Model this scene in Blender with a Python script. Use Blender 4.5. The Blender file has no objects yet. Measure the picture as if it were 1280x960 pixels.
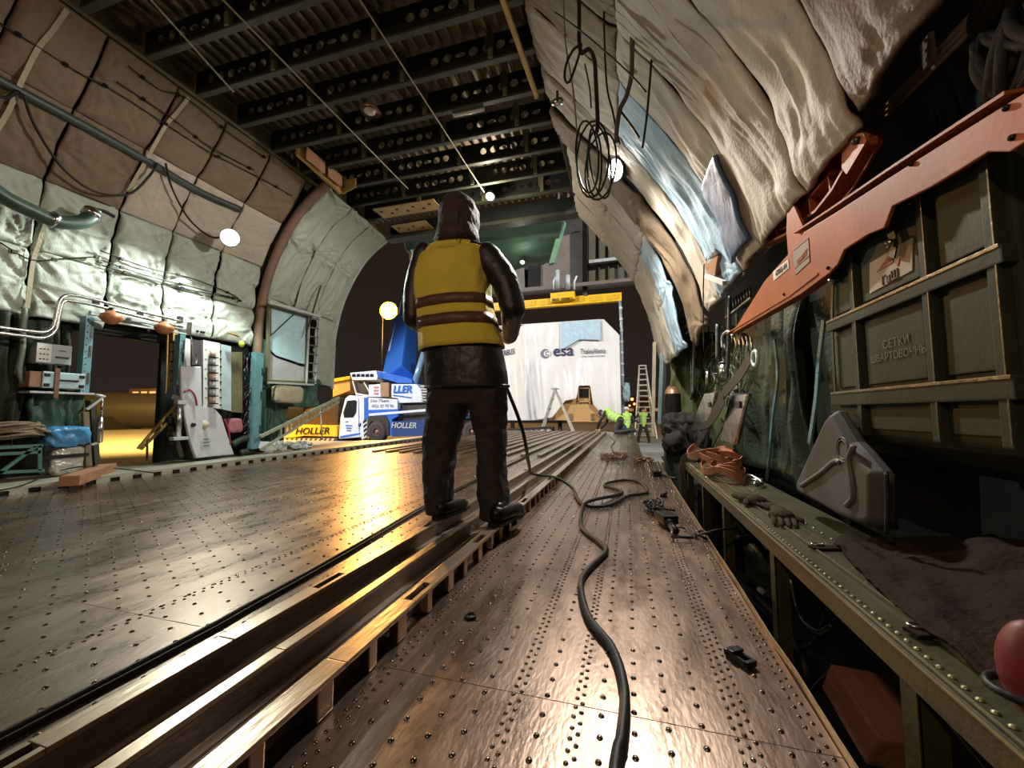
import bpy, bmesh, math, random
import numpy as np
from mathutils import Vector, Matrix, Euler
random.seed(7); rng = np.random.RandomState(7)
PI = math.pi
SC = bpy.context.scene
COL = SC.collection
V = Vector
# ---------------------------------------------------------------- camera
F = 498.0; CAM = V((0, 0, .68))
_yc = V((144, -36, F)).normalized()
_xc = V((1730, 40, -F)); _xc = (_xc - _xc.dot(_yc) * _yc).normalized()
_zc = V(_xc).cross(_yc)
if _zc.y < 0: _zc = -_zc
def ray(px, py):
    d = V((px - 640, 480 - py, F)); return V((_xc.dot(d), _yc.dot(d), _zc.dot(d)))
def at(px, py, x=None, y=None, z=None):
    d = ray(px, py)
    i, v = (0, x) if x is not None else (1, y) if y is not None else (2, z)
    return CAM + d * ((v - CAM[i]) / d[i])
cd = bpy.data.cameras.new('camera'); cam = bpy.data.objects.new('camera', cd); COL.objects.link(cam)
cd.sensor_fit = 'HORIZONTAL'; cd.sensor_width = 36; cd.lens = F / 1280 * 36; cd.clip_start = .05; cd.clip_end = 500
right = V((_xc.x, _yc.x, _zc.x)); up = V((_xc.y, _yc.y, _zc.y)); fwd = V((_xc.z, _yc.z, _zc.z))
M = Matrix((right, up, -fwd)).transposed().to_4x4(); M.translation = CAM; cam.matrix_world = M
SC.camera = cam
# ---------------------------------------------------------------- materials
MATS = {}
def mat(name, col, rough=.6, metal=0, var=.25, scale=6, bump=0, bscale=40, col2=None, stretch=(1, 1, 1), emit=None, estr=0, sheen=0, spec=.5, coat=0, alpha=1, trans=0):
    m = bpy.data.materials.new(name); m.use_nodes = True
    nt = m.node_tree; b = nt.nodes['Principled BSDF']
    b.inputs['Roughness'].default_value = rough; b.inputs['Metallic'].default_value = metal
    b.inputs['Specular IOR Level'].default_value = spec; b.inputs['Coat Weight'].default_value = coat
    if sheen: b.inputs['Sheen Weight'].default_value = sheen
    if trans: b.inputs['Transmission Weight'].default_value = trans
    b.inputs['Alpha'].default_value = alpha
    if emit: b.inputs['Emission Color'].default_value = (*emit, 1); b.inputs['Emission Strength'].default_value = estr
    tc = nt.nodes.new('ShaderNodeTexCoord'); mp = nt.nodes.new('ShaderNodeMapping'); mp.inputs['Scale'].default_value = stretch
    nt.links.new(tc.outputs['Object'], mp.inputs['Vector'])
    n = nt.nodes.new('ShaderNodeTexNoise'); n.inputs['Scale'].default_value = scale; n.inputs['Detail'].default_value = 6; n.inputs['Roughness'].default_value = .6
    nt.links.new(mp.outputs['Vector'], n.inputs['Vector'])
    r = nt.nodes.new('ShaderNodeValToRGB'); r.color_ramp.elements[0].position = .3; r.color_ramp.elements[1].position = .7
    c2 = col2 or tuple(c * (1 - var) for c in col)
    r.color_ramp.elements[0].color = (*c2, 1); r.color_ramp.elements[1].color = (*col, 1)
    nt.links.new(n.outputs['Fac'], r.inputs['Fac']); nt.links.new(r.outputs['Color'], b.inputs['Base Color'])
    mr = nt.nodes.new('ShaderNodeMapRange'); mr.inputs['To Min'].default_value = max(.02, rough - .08); mr.inputs['To Max'].default_value = min(1, rough + .1)
    nt.links.new(n.outputs['Fac'], mr.inputs['Value']); nt.links.new(mr.outputs['Result'], b.inputs['Roughness'])
    if bump:
        n2 = nt.nodes.new('ShaderNodeTexNoise'); n2.inputs['Scale'].default_value = bscale; n2.inputs['Detail'].default_value = 4
        nt.links.new(mp.outputs['Vector'], n2.inputs['Vector'])
        bp = nt.nodes.new('ShaderNodeBump'); bp.inputs['Strength'].default_value = bump; bp.inputs['Distance'].default_value = .01
        nt.links.new(n2.outputs['Fac'], bp.inputs['Height']); nt.links.new(bp.outputs['Normal'], b.inputs['Normal'])
    MATS[name] = m; return m
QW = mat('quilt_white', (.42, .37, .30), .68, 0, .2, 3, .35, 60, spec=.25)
QG = mat('quilt_greenish', (.38, .42, .36), .55, 0, .2, 3, .4, 60, spec=.35)  # greenish lamplight of the left quilts put into the fabric colour
QT = mat('quilt_tan_and_shade', (.18, .132, .085), .65, 0, .25, 3, .4, 60, spec=.25)  # real tan on the ring quilt; elsewhere painted dimness away from the lamps
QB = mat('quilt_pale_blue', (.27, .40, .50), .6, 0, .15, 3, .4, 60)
QD = mat('quilt_slate_blue', (.045, .11, .22), .5, 0, .3, 5, .5, 60, stretch=(1, 1, .2))
QN = mat('quilt_green', (.045, .12, .085), .5, 0, .3, 4, .6, 40)
ALU = mat('scuffed_deck', (.34, .245, .19), .27, .9, .5, 1.6, .10, 90, stretch=(1, .35, 1))
def weather(m, lo=.16, hi=.5):
    nt = m.node_tree; b = nt.nodes['Principled BSDF']; tc = nt.nodes.new('ShaderNodeTexCoord')
    n = nt.nodes.new('ShaderNodeTexNoise'); n.inputs['Scale'].default_value = 5; n.inputs['Detail'].default_value = 9; n.inputs['Roughness'].default_value = .72
    mp = nt.nodes.new('ShaderNodeMapping'); mp.inputs['Scale'].default_value = (1.6, .5, 1); nt.links.new(tc.outputs['Object'], mp.inputs['Vector']); nt.links.new(mp.outputs['Vector'], n.inputs['Vector'])
    r = nt.nodes.new('ShaderNodeMapRange'); r.inputs['From Min'].default_value = .3; r.inputs['From Max'].default_value = .72; r.inputs['To Min'].default_value = lo; r.inputs['To Max'].default_value = hi
    nt.links.new(n.outputs['Fac'], r.inputs['Value']); nt.links.new(r.outputs['Result'], b.inputs['Roughness'])
weather(ALU, .20, .46)
RIVM = mat('rivet_metal', (.13, .10, .08), .25, .9, .2, 8)
RAILM = mat('rail_alloy', (.44, .34, .25), .3, .85, .3, 5, .15, 60, stretch=(1, .2, 1))
CHAN = mat('channel_worn', (.24, .18, .14), .42, .35, .6, 8, .5, 50, stretch=(3, .3, 1))
GRN = mat('frame_green', (.060, .060, .038), .55, .2, .35, 6, .2, 60)
GRNL = mat('olive_primer', (.17, .16, .085), .55, .2, .35, 6, .2, 60)
GRND = mat('dark_green_paint', (.012, .016, .012), .55, .1, .4, 6, .2, 40)
SKIN = mat('roof_skin', (.22, .17, .10), .55, .3, .4, 5, .2, 40)
OLIVE = mat('bench_olive', (.056, .052, .021), .42, .05, .35, 7, .2, 70)
CYAN = mat('turquoise_paint', (.14, .31, .35), .45, .1, .35, 9, .15, 60)
TEAL = mat('teal_paint', (.06, .17, .14), .5, .1, .4, 9, .15, 60)
STEEL = mat('steel', (.55, .55, .53), .25, 1, .25, 9)
DSTEEL = mat('dark_steel', (.10, .10, .10), .4, .9, .3, 9)
ORNG = mat('orange_paint', (.35, .095, .032), .6, .0, .3, 7, .06, 60, spec=.18)
ORND = mat('orange_paint_shade', (.34, .085, .035), .45, .1, .25, 7)
BLK = mat('black_rubber', (.012, .011, .010), .5, 0, .3, 12, .2, 60, spec=.3)
BLKM = mat('black_metal', (.02, .018, .016), .35, .6, .3, 20, .3, 60)
DARK = mat('dark_fabric', (.022, .018, .015), .8, 0, .4, 9, .6, 50)
GBAG = mat('green_canvas', (.035, .052, .032), .6, 0, .4, 6, .7, 35, spec=.3)
WHT = mat('white_paint', (.62, .63, .62), .4, 0, .12, 6)
GREY = mat('grey_plastic', (.085, .083, .086), .6, 0, .12, 6, spec=.25)
LGREY = mat('light_grey_paint', (.45, .48, .48), .45, .1, .2, 6)
WOOD = mat('wood_rough', (.36, .17, .085), .75, 0, .45, 7, .6, 30, stretch=(1, .2, 1))
WOODL = mat('wood_pale', (.42, .30, .16), .7, 0, .35, 7, .5, 30, stretch=(1, .2, 1))
YPRM = mat('yellow_primer', (.50, .34, .12), .5, .2, .35, 7, .2, 40)
BRWN = mat('brown_leather', (.18, .075, .04), .4, 0, .3, 9, .3, 40)
STRP = mat('orange_webbing', (.42, .17, .09), .75, 0, .35, 12, .6, 120)
CANV = mat('brown_canvas', (.024, .015, .011), .85, 0, .35, 8, .7, 70, spec=.1)
ROPE = mat('rope_tan', (.20, .15, .09), .85, 0, .3, 30, .6, 90)
KHAK = mat('khaki_canvas', (.36, .32, .22), .8, 0, .25, 8, .6, 60)
# ---------------------------------------------------------------- object helpers
W = {}
def _link(o, parent=None, world=None):
    COL.objects.link(o)
    if parent is not None: o.parent = parent
    W[o.name] = world if world is not None else Matrix.Identity(4)
def tagp(o, label=None, cat=None, group=None, kind=None):
    if label: o['label'] = label
    if cat: o['category'] = cat
    if group: o['group'] = group
    if kind: o['kind'] = kind
    return o
def thing(name, label, cat, loc=(0, 0, 0), rz=0, group=None):
    o = bpy.data.objects.new(name, None); o.empty_display_size = .1
    o.location = loc; o.rotation_euler = (0, 0, rz)
    _link(o, None, Matrix.Translation(V(loc)) @ Matrix.Rotation(rz, 4, 'Z'))
    return tagp(o, label, cat, group)
class MB:
    """collects shapes in world coordinates; build() links them as one mesh"""
    def __init__(s): s.v = []; s.f = []; s.sm = []
    def add(s, vs, fs, smooth=False):
        o = len(s.v); s.v += [tuple(v) for v in vs]
        for f in fs: s.f.append(tuple(i + o for i in f)); s.sm.append(smooth)
        return s
    def box(s, c, size, rot=None, bev=0):
        hx, hy, hz = [q / 2 for q in size]; c = V(c)
        R = rot if isinstance(rot, Matrix) else Euler(rot).to_matrix() if rot else Matrix.Identity(3)
        b = min(bev, hx * .9, hy * .9, hz * .9)
        if b <= 0:
            vs = [(x, y, z) for x in (-hx, hx) for y in (-hy, hy) for z in (-hz, hz)]
            fs = [(0, 1, 3, 2), (4, 6, 7, 5), (0, 4, 5, 1), (2, 3, 7, 6), (0, 2, 6, 4), (1, 5, 7, 3)]
        else:
            bm = bmesh.new(); bmesh.ops.create_cube(bm, size=1)
            for v in bm.verts: v.co = V((v.co.x * 2 * hx, v.co.y * 2 * hy, v.co.z * 2 * hz))
            bmesh.ops.bevel(bm, geom=bm.edges[:], offset=b, segments=2, affect='EDGES', profile=.7)
            bm.verts.index_update(); vs = [v.co.copy() for v in bm.verts]; fs = [[v.index for v in f.verts] for f in bm.faces]; bm.free()
        return s.add([c + R @ V(v) for v in vs], fs)
    def bar(s, p0, p1, w, h, upv=(0, 0, 1), bev=0):
        p0 = V(p0); p1 = V(p1); d = p1 - p0; L = d.length; d.normalize()
        u = V(upv); sd = d.cross(u)
        if sd.length < 1e-4: sd = d.cross(V((1, 0, 0)))
        sd.normalize(); u = sd.cross(d)
        return s.box((p0 + p1) / 2, (w, L, h), Matrix((sd, d, u)).transposed(), bev)
    def tube(s, pts, r, seg=8, cap=True, closed=False, smooth=True):
        pts = [V(p) for p in pts]; n = len(pts); rr = r if isinstance(r, (list, tuple)) else [r] * n
        vs = []; fs = []; prev = None
        for i, p in enumerate(pts):
            if closed: t = pts[(i + 1) % n] - pts[i - 1]
            else: t = pts[min(i + 1, n - 1)] - pts[max(i - 1, 0)]
            if t.length < 1e-9: t = V((0, 0, 1))
            t.normalize()
            if prev is None:
                a = V((0, 0, 1)) if abs(t.z) < .9 else V((1, 0, 0)); u = t.cross(a).normalized()
            else:
                u = prev - t * prev.dot(t)
                if u.length < 1e-6: u = t.orthogonal()
                u.normalize()
            prev = u; w = t.cross(u)
            for k in range(seg):
                a = 2 * PI * k / seg; vs.append(p + (u * math.cos(a) + w * math.sin(a)) * rr[i])
        m = n if closed else n - 1
        for i in range(m):
            for k in range(seg):
                a = i * seg + k; b = i * seg + (k + 1) % seg; j = ((i + 1) % n) * seg
                fs.append((a, b, j + (k + 1) % seg, j + k))
        if cap and not closed: fs.append(tuple(range(seg))[::-1]); fs.append(tuple(range((n - 1) * seg, n * seg)))
        return s.add(vs, fs, smooth)
    def cyl(s, p0, p1, r0, r1=None, seg=16, smooth=True): return s.tube([p0, p1], [r0, r0 if r1 is None else r1], seg, smooth=smooth)
    def lathe(s, p, axis, prof, seg=20):
        """prof: list of (radius, distance along axis)"""
        p = V(p); a = V(axis).normalized()
        return s.tube([p + a * (t + i * 1e-5) for i, (r, t) in enumerate(prof)], [max(r, 1e-4) for r, t in prof], seg) if True else s
    def revolve(s, p, axis, prof, seg=20):
        p = V(p); a = V(axis).normalized(); u = a.orthogonal().normalized(); w = a.cross(u); vs = []; fs = []
        for r, t in prof:
            for k in range(seg):
                q = 2 * PI * k / seg; vs.append(p + a * t + (u * math.cos(q) + w * math.sin(q)) * max(r, 1e-4))
        for i in range(len(prof) - 1):
            for k in range(seg): fs.append((i * seg + k, i * seg + (k + 1) % seg, (i + 1) * seg + (k + 1) % seg, (i + 1) * seg + k))
        return s.add(vs, fs, True)
    def ball(s, c, r, seg=14, rings=9, sc=(1, 1, 1), rot=None):
        c = V(c); vs = []; fs = []; R = Euler(rot).to_matrix() if rot else Matrix.Identity(3)
        for i in range(rings + 1):
            t = PI * i / rings
            for k in range(seg):
                q = 2 * PI * k / seg; vs.append(c + R @ V((r * sc[0] * math.sin(t) * math.cos(q), r * sc[1] * math.sin(t) * math.sin(q), r * sc[2] * math.cos(t))))
        for i in range(rings):
            for k in range(seg): fs.append((i * seg + k, (i + 1) * seg + k, (i + 1) * seg + (k + 1) % seg, i * seg + (k + 1) % seg))
        return s.add(vs, fs, True)
    def prism(s, poly, thick):
        poly = [V(p) for p in poly]; n = len(poly); t = V(thick)
        vs = poly + [p + t for p in poly]; fs = [tuple(range(n))[::-1], tuple(range(n, 2 * n))]
        fs += [(i, (i + 1) % n, n + (i + 1) % n, n + i) for i in range(n)]
        return s.add(vs, fs)
    def grid(s, P, smooth=True, flip=False):
        """P: array (n,m,3)"""
        n, m = P.shape[:2]; o = len(s.v)
        s.v += [tuple(p) for p in P.reshape(-1, 3)]
        for i in range(n - 1):
            for j in range(m - 1):
                q = (o + i * m + j, o + i * m + j + 1, o + (i + 1) * m + j + 1, o + (i + 1) * m + j)
                s.f.append(q[::-1] if flip else q); s.sm.append(smooth)
        return s
    def build(s, name, m, parent=None, origin=None, fix=True):
        me = bpy.data.meshes.new(name); vs = [V(v) for v in s.v]
        if parent is not None:
            inv = W[parent.name].inverted(); vs = [inv @ v for v in vs]; loc = V((0, 0, 0)); world = W[parent.name]
        else:
            if origin is None:
                xs = [v.x for v in vs]; ys = [v.y for v in vs]; origin = ((min(xs) + max(xs)) / 2, (min(ys) + max(ys)) / 2, min(v.z for v in vs))
            loc = V(origin); vs = [v - loc for v in vs]; world = Matrix.Translation(loc)
        me.from_pydata(vs, [], s.f); me.polygons.foreach_set('use_smooth', s.sm); me.materials.append(m)
        if fix and len(s.f) < 60000:
            bm = bmesh.new(); bm.from_mesh(me); bmesh.ops.recalc_face_normals(bm, faces=bm.faces[:]); bm.to_mesh(me); bm.free()
        me.update(); o = bpy.data.objects.new(name, me)
        o.location = loc; _link(o, parent, world); return o
def solo(mb, name, m, label, cat, group=None): return tagp(mb.build(name, m), label, cat, group)
def struct(mb, name, m, fix=True): return tagp(mb.build(name, m, fix=fix), kind='structure')
def bake(o):
    dg = bpy.context.evaluated_depsgraph_get(); me = bpy.data.meshes.new_from_object(o.evaluated_get(dg))
    old = o.data; o.modifiers.clear(); o.data = me; return o
def clone(o, parent=None, mat4=None):
    c = o.copy(); COL.objects.link(c)
    if parent is not None: c.parent = parent
    for ch in [q for q in bpy.data.objects if q.parent == o]: clone(ch, c)
    return c
def text(txt, p, xdir, ydir, size, m, parent, name='lettering', bold=0, extrude=.001, align='CENTER', shear=0):
    cu = bpy.data.curves.new('txt', 'FONT'); cu.body = txt; cu.size = 1; cu.align_x = align; cu.align_y = 'CENTER'; cu.offset = bold; cu.shear = shear; cu.resolution_u = 3
    t = bpy.data.objects.new('txt', cu); COL.objects.link(t)
    me = bpy.data.meshes.new_from_object(t.evaluated_get(bpy.context.evaluated_depsgraph_get()))
    bpy.data.objects.remove(t); bpy.data.curves.remove(cu)
    xd = V(xdir).normalized(); yd = V(ydir).normalized(); nz = xd.cross(yd).normalized()
    sx, sy = size if isinstance(size, tuple) else (size, size)
    b = MB(); vs = [V(p) + xd * v.co.x * sx + yd * v.co.y * sy for v in me.vertices]
    b.add(vs, [tuple(f.vertices) for f in me.polygons]); 
    o = b.build(name, m, parent); md = o.modifiers.new('s', 'SOLIDIFY'); md.thickness = extrude * 2; md.offset = 0
    return o
def spline(pts, n=8, closed=False):
    pts = [V(p) for p in pts]; out = []; N = len(pts)
    for i in range(N if closed else N - 1):
        g = lambda k: pts[k % N] if closed else pts[max(0, min(N - 1, k))]
        a, b, c, d = g(i - 1), g(i), g(i + 1), g(i + 2)
        for k in range(n):
            t = k / n; out.append(.5 * ((2 * b) + (c - a) * t + (2 * a - 5 * b + 4 * c - d) * t * t + (3 * b - a - 3 * c + d) * t ** 3))
    if not closed: out.append(pts[-1])
    return out
def ribbon(mb, pts, wdir, w, th=.005):
    """flat webbing band along pts; wdir one vector or one per point (band width direction)"""
    pts = [V(p) for p in pts]; n = len(pts); vs = []; fs = []
    for i, p in enumerate(pts):
        t_ = (pts[min(i + 1, n - 1)] - pts[max(i - 1, 0)]).normalized(); wd = V(wdir[i] if isinstance(wdir, list) else wdir); wd = (wd - t_ * wd.dot(t_)).normalized(); nn = t_.cross(wd)
        vs += [p + wd * w / 2 + nn * th / 2, p - wd * w / 2 + nn * th / 2, p - wd * w / 2 - nn * th / 2, p + wd * w / 2 - nn * th / 2]
    for i in range(n - 1):
        for k in range(4): fs.append((i * 4 + k, i * 4 + (k + 1) % 4, i * 4 + 4 + (k + 1) % 4, i * 4 + 4 + k))
    fs += [(0, 3, 2, 1), (n * 4 - 4, n * 4 - 3, n * 4 - 2, n * 4 - 1)]
    return mb.add(vs, fs, False)
# numpy noise
_L = rng.rand(256, 256)
def noise(u, v):
    iu = np.floor(u).astype(int); iv = np.floor(v).astype(int); fu = u - iu; fv = v - iv
    fu = fu * fu * (3 - 2 * fu); fv = fv * fv * (3 - 2 * fv); g = lambda a, b: _L[a % 256, b % 256]
    return (g(iu, iv) * (1 - fu) + g(iu + 1, iv) * fu) * (1 - fv) + (g(iu, iv + 1) * (1 - fu) + g(iu + 1, iv + 1) * fu) * fv
def ridge(u, v): return 1 - np.abs(2 * noise(u, v) - 1)
def curve_at(prof, s):
    """prof list of 2-D points; s array 0..1 by arclength -> xy, with smooth normal"""
    P = np.array(prof, float); d = np.r_[0, np.cumsum(np.linalg.norm(np.diff(P, axis=0), axis=1))]; L = d[-1]
    a = np.interp(s * L, d, P[:, 0]); b = np.interp(s * L, d, P[:, 1]); return a, b, L
def smoothprof(prof, n=6):
    return [(p.x, p.z) for p in spline([(a, 0, b) for a, b in prof], n)]
def blanket(name, prof0, prof1, y0, y1, m, label, cat='insulation blanket', group=None, side=1, puff=.05, wr=.016, drape=.01, res=.02, ties=None, name_kind=None, thick=.03, sag=0, gap=.009, along=0):
    """cloth quilt following the wall profile prof0 at y0 to prof1 at y1; side=+1: inside is +x"""
    s0 = smoothprof(prof0); s1 = smoothprof(prof1)
    L = curve_at(s0, np.array([0.]))[2]; nu = max(6, int((y1 - y0) / res)); nv = max(6, int(L / res))
    U, S = np.meshgrid(np.linspace(0, 1, nu), np.linspace(0, 1, nv), indexing='ij')
    x0, z0, _ = curve_at(s0, S.ravel()); x1, z1, _ = curve_at(s1, S.ravel()); u = U.ravel()
    X = x0 * (1 - u) + x1 * u; Z = z0 * (1 - u) + z1 * u; Y = y0 + gap + (y1 - y0 - 2 * gap) * u
    X = X.reshape(nu, nv); Z = Z.reshape(nu, nv); Y = Y.reshape(nu, nv)
    tx = np.gradient(X, axis=1); tz = np.gradient(Z, axis=1); q = np.hypot(tx, tz) + 1e-9; tx /= q; tz /= q
    nx, nz = tz, -tx
    flip = np.where(nx * side < 0, -1, 1); nx = nx * flip; nz = nz * flip
    wu = U * (y1 - y0); wv = S * L; k = rng.rand() * 50
    e = np.clip(np.sin(PI * U), 0, 1) ** .45 * np.clip(np.sin(PI * S), 0, 1) ** .45
    H = puff * e
    ties = ties if ties is not None else [(0, 0), (1, 0), (0, 1), (1, 1), (0, .5), (1, .5)]
    for (a, b) in ties:
        du = wu - a * (y1 - y0); dv = wv - b * L; r = np.hypot(du, dv); th = np.arctan2(dv, du)
        H += wr * np.exp(-r / .22) * (ridge(th * 3.8 + k + r * 1.2, r * 1.5 + k) - .5) * 2 * np.clip(r / .06, 0, 1)
        H -= puff * .5 * np.exp(-(r / .07) ** 2)
    wa, wb = (wu, wv) if not along else (wv, wu)
    wp = noise(wa * 2 + k, wb * 2 + k) * .5
    H += drape * (ridge((wa + wp * .35) * 9 + k, wb * 1.6 + k) - .5) * (.3 + e) + drape * .5 * (ridge((wa + wp * .2) * 24 + k, wb * 4) - .5)
    H += drape * .8 * (noise(wu * 5 + k, wv * 5 + k) - .5)
    P = np.stack([X + nx * (H + .01), Y, Z + nz * (H + .01)], -1)
    b = MB().grid(P); o = b.build(name, m)
    md = o.modifiers.new('s', 'SOLIDIFY'); md.thickness = thick; md.offset = -1
    # make normals face inside
    me = o.data; me.update(); c = me.polygons[len(me.polygons) // 2].normal
    if c.x * side < 0: me.flip_normals()
    tagp(o, label, cat, group); return o
# ================================================================ SETTING
FR, FL = .395, -5.06
YB = -2.5
# ---- floor
def rivet_set(xy, r, z=0):
    seg = 8; ang = np.arange(seg) * 2 * PI / seg
    prof = [(1, 0), (.8, .38), (.4, .55)]
    N = len(xy); vs = []; fs = []
    base = np.array(xy); 
    for rr, h in prof:
        ring = np.stack([np.cos(ang) * rr * r, np.sin(ang) * rr * r, np.full(seg, h * r)], 1)
        vs.append(ring)
    loc = np.concatenate(vs); loc = np.vstack([loc, [[0, 0, .6 * r]]]); nv = len(loc)
    allv = (np.c_[base, np.full(N, z)][:, None, :] + loc[None]).reshape(-1, 3)
    f = []
    for i in range(2):
        for k in range(seg): f.append((i * seg + k, i * seg + (k + 1) % seg, (i + 1) * seg + (k + 1) % seg, (i + 1) * seg + k))
    for k in range(seg): f.append((2 * seg + k, 2 * seg + (k + 1) % seg, 3 * seg, 3 * seg))
    tri = [q[:3] if q[2] == q[3] else q for q in f]
    F_ = []
    for i in range(N): F_ += [tuple(a + i * nv for a in q) for q in tri]
    return allv.tolist(), F_
fl = MB()
def plate(x0, x1, y0, y1, z=0, t=.02): fl.box(((x0 + x1) / 2, (y0 + y1) / 2, z - t / 2), (x1 - x0 - .0015, y1 - y0 - .0015, t), bev=.0012)
for y0, y1 in ((YB, -.4), (-.4, .985), (.985, 2.1), (2.1, 3.35), (3.35, 4.6), (4.6, 5.95)): plate(-.655, FR, y0, y1, 0)
plate(-.655, .17, 5.95, 11.0, 0); plate(-.655, .0, 11.0, 14.9, -.01)
for x0, x1 in ((FL, -3.9), (-3.9, -2.75), (-2.75, -1.62), (-1.62, -1.09)):
    for y0, y1 in ((YB, 1.0), (1.0, 3.4), (3.4, 5.95)): plate(x0, x1, y0, y1)
    plate(x0, x1, 5.95, 11.0); plate(x0 + (0 if x0 > FL else .6), x1, 11.0, 14.9)
fl.box((-.87, (YB + 14.9) / 2, -.02), (.46, 14.9 - YB, .03))
fl.box((-2.4, 6.2, -.30), (5.3, 17.2, .40))
floor = struct(fl, 'floor', ALU)
xy = []; xy2 = []
# right deck: columns of rivets, doubled rows at the stringers
def rowset(cols, y0, y1, step, jit=.0, big=None):
    out = []
    for i, x in enumerate(cols):
        y = y0 + (step / 2 if i % 2 else 0)
        while y < y1: out.append((x + rng.uniform(-jit, jit), y + rng.uniform(-jit, jit))); y += step
    return out
xy += rowset([-.56, -.49, -.42, -.35, -.20, -.07, .0, .07, .14, .30], .5, 5.9, .062, .001)
xy2 += rowset([-.635, -.615, -.28, -.262, -.13, -.115, .205, .222, .24, .355, .375], .45, 5.9, .031, .001)
xy += rowset([-.56, -.42, -.28, -.14, 0, .12], 6, 14, .12, .001)
for x0 in (FL + .05, -3.88, -2.72, -1.6):
    w = {FL + .05: 1.1, -3.88: 1.1, -2.72: 1.08, -1.6: .48}[x0]
    n = max(2, int(w / .085)); cols = [x0 + w * i / n for i in range(n)]
    xy += rowset(cols, .3, 5.9, .095, .002)
    xy2 += rowset([x0 + .0, x0 + .022], .3, 5.9, .035, .001)
# a few plain zones without rivets
xy = [p for p in xy if abs((p[1] % 1.12) - .2) > .02]
a, b = rivet_set(xy, .0074); c, d = rivet_set(xy2, .0058)
rv = MB(); rv.add(a, b, True); rv.add(c, d, True)
ro = rv.build('rivets', RIVM, floor, fix=False); tagp(ro, 'round rivet heads in rows over the deck plates', kind='stuff')
# left deck raised rim
e = MB(); e.box((-5.02, 5.2, .055), (.05, 12.6, .03), bev=.004); e.box((-5.24, 5.2, .035), (.36, 12.6, .05), bev=.004)
y = 1.2
while y < 11: e.box((-4.995, y, .02), (.012, .11, .04)); y += .19
struct(e, 'trim_1', mat('rim_alloy', (.50, .49, .43), .4, .5, .35, 9, .2, 60, stretch=(1, .3, 1)))
e = MB(); e.box((-5.02, 5.2, .02), (.03, 12.6, .038)); struct(e, 'trim_2', BLKM)
e = MB(); e.box((-5.75, 4.0, .01), (.72, 8.6, .06)); struct(e, 'trim_3', mat('sill_dull', (.30, .27, .20), .5, .4, .5, 9, .4, 50))
# right deck rim (thin bent angle along the gap)
e = MB()
pr = [(.397, .5), (.398, 1.0), (.402, 1.25), (.396, 1.4), (.4, 1.8), (.397, 2.6), (.4, 3.8), (.397, 5.9)]
for (xa, ya), (xb, yb) in zip(pr, pr[1:]):
    e.bar((xa, ya, .004), (xb, yb, .004), .004, .03); e.bar((xa + .012, ya, -.02), (xb + .012, yb, -.02), .02, .003)
struct(e, 'trim_4', mat('rim_brass', (.42, .32, .18), .35, .8, .4, 9))
# ---- rails on the deck
def rail(name, x0, x1, label, slots, foot):
    t = thing(name, label, 'rail', ((x0 + x1) / 2, 3, 0), 0, 'roller rails on the deck')
    b = MB(); zt = .08; th = .012; y0, y1 = YB, 13.6
    segs = []; y = y0
    for s0, s1 in slots:
        segs.append((y, s0)); b.box((x0 + (x1 - x0) * .13, (s0 + s1) / 2, zt - th / 2), ((x1 - x0) * .26, s1 - s0, th)); b.box((x1 - (x1 - x0) * .13, (s0 + s1) / 2, zt - th / 2), ((x1 - x0) * .26, s1 - s0, th)); y = s1
    segs.append((y, y1))
    joints = [.86, 3.0, 5.2, 8.0, 11.0]
    for s0, s1 in segs:
        cuts = [s0] + [j for j in joints if s0 < j < s1] + [s1]
        for q0, q1 in zip(cuts, cuts[1:]): b.box(((x0 + x1) / 2, (q0 + q1) / 2, zt - th / 2), (x1 - x0, q1 - q0 - .003, th), bev=.0015)
    b.build('rail_top', RAILM, t)
    w = MB()
    if foot == 'web':
        w.box((x1 - .004, (y0 + y1) / 2, .034), (.006, y1 - y0, .068)); w.box((x1 + .012, (y0 + y1) / 2, .006), (.03, y1 - y0, .008))
        w.box((x0 + .004, (y0 + y1) / 2, .034), (.006, y1 - y0, .068)); w.build('rail_web', CHAN, t)
    else:
        w.box((x0 + .006, (y0 + y1) / 2, .034), (.008, y1 - y0, .068)); w.build('rail_web', CHAN, t)
        y = -2.0
        for i in range(60):
            f = MB(); f.box((x1 - .018, y, .034), (.03, .05 if i % 2 else .035, .068), bev=.004); f.build('support_block', RAILM, t); y += .145 + (.03 if i % 3 else 0)
            if y > 7.4: break
        w = MB(); w.box((x1 - .012, 10.5, .034), (.006, 6.2, .068)); w.build('rail_end_web', CHAN, t)
    return t
rail('deck_rail', -1.075, -1.02, 'left aluminium rail of the three on the deck, with long slots', [(.40, .50), (1.18, 1.31), (1.95, 2.02), (2.9, 2.99), (4.1, 4.2)], 'web')
rail('deck_rail', -.885, -.85, 'narrow middle aluminium rail of the three on the deck', [], 'web')
rail('deck_rail', -.725, -.665, 'right aluminium rail of the three on the deck, standing on small blocks', [(1.19, 1.32), (1.78, 1.90), (2.65, 2.78), (3.6, 3.75)], 'blocks')
b = MB()
for x, w in ((-.945, .02), (-.79, .014)): b.box((x, 5.5, .0), (w, 16, .012))
b.box((-.87, 5.5, -.001), (.285, 16, .010))
struct(b, 'trim_5', CHAN)
b = MB()
for i in range(12): b.box((-1.32 - .27 * i, 10.3, .018), (.07, 8.4, .035), bev=.004)
struct(b, 'trim_7', RAILM)
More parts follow.
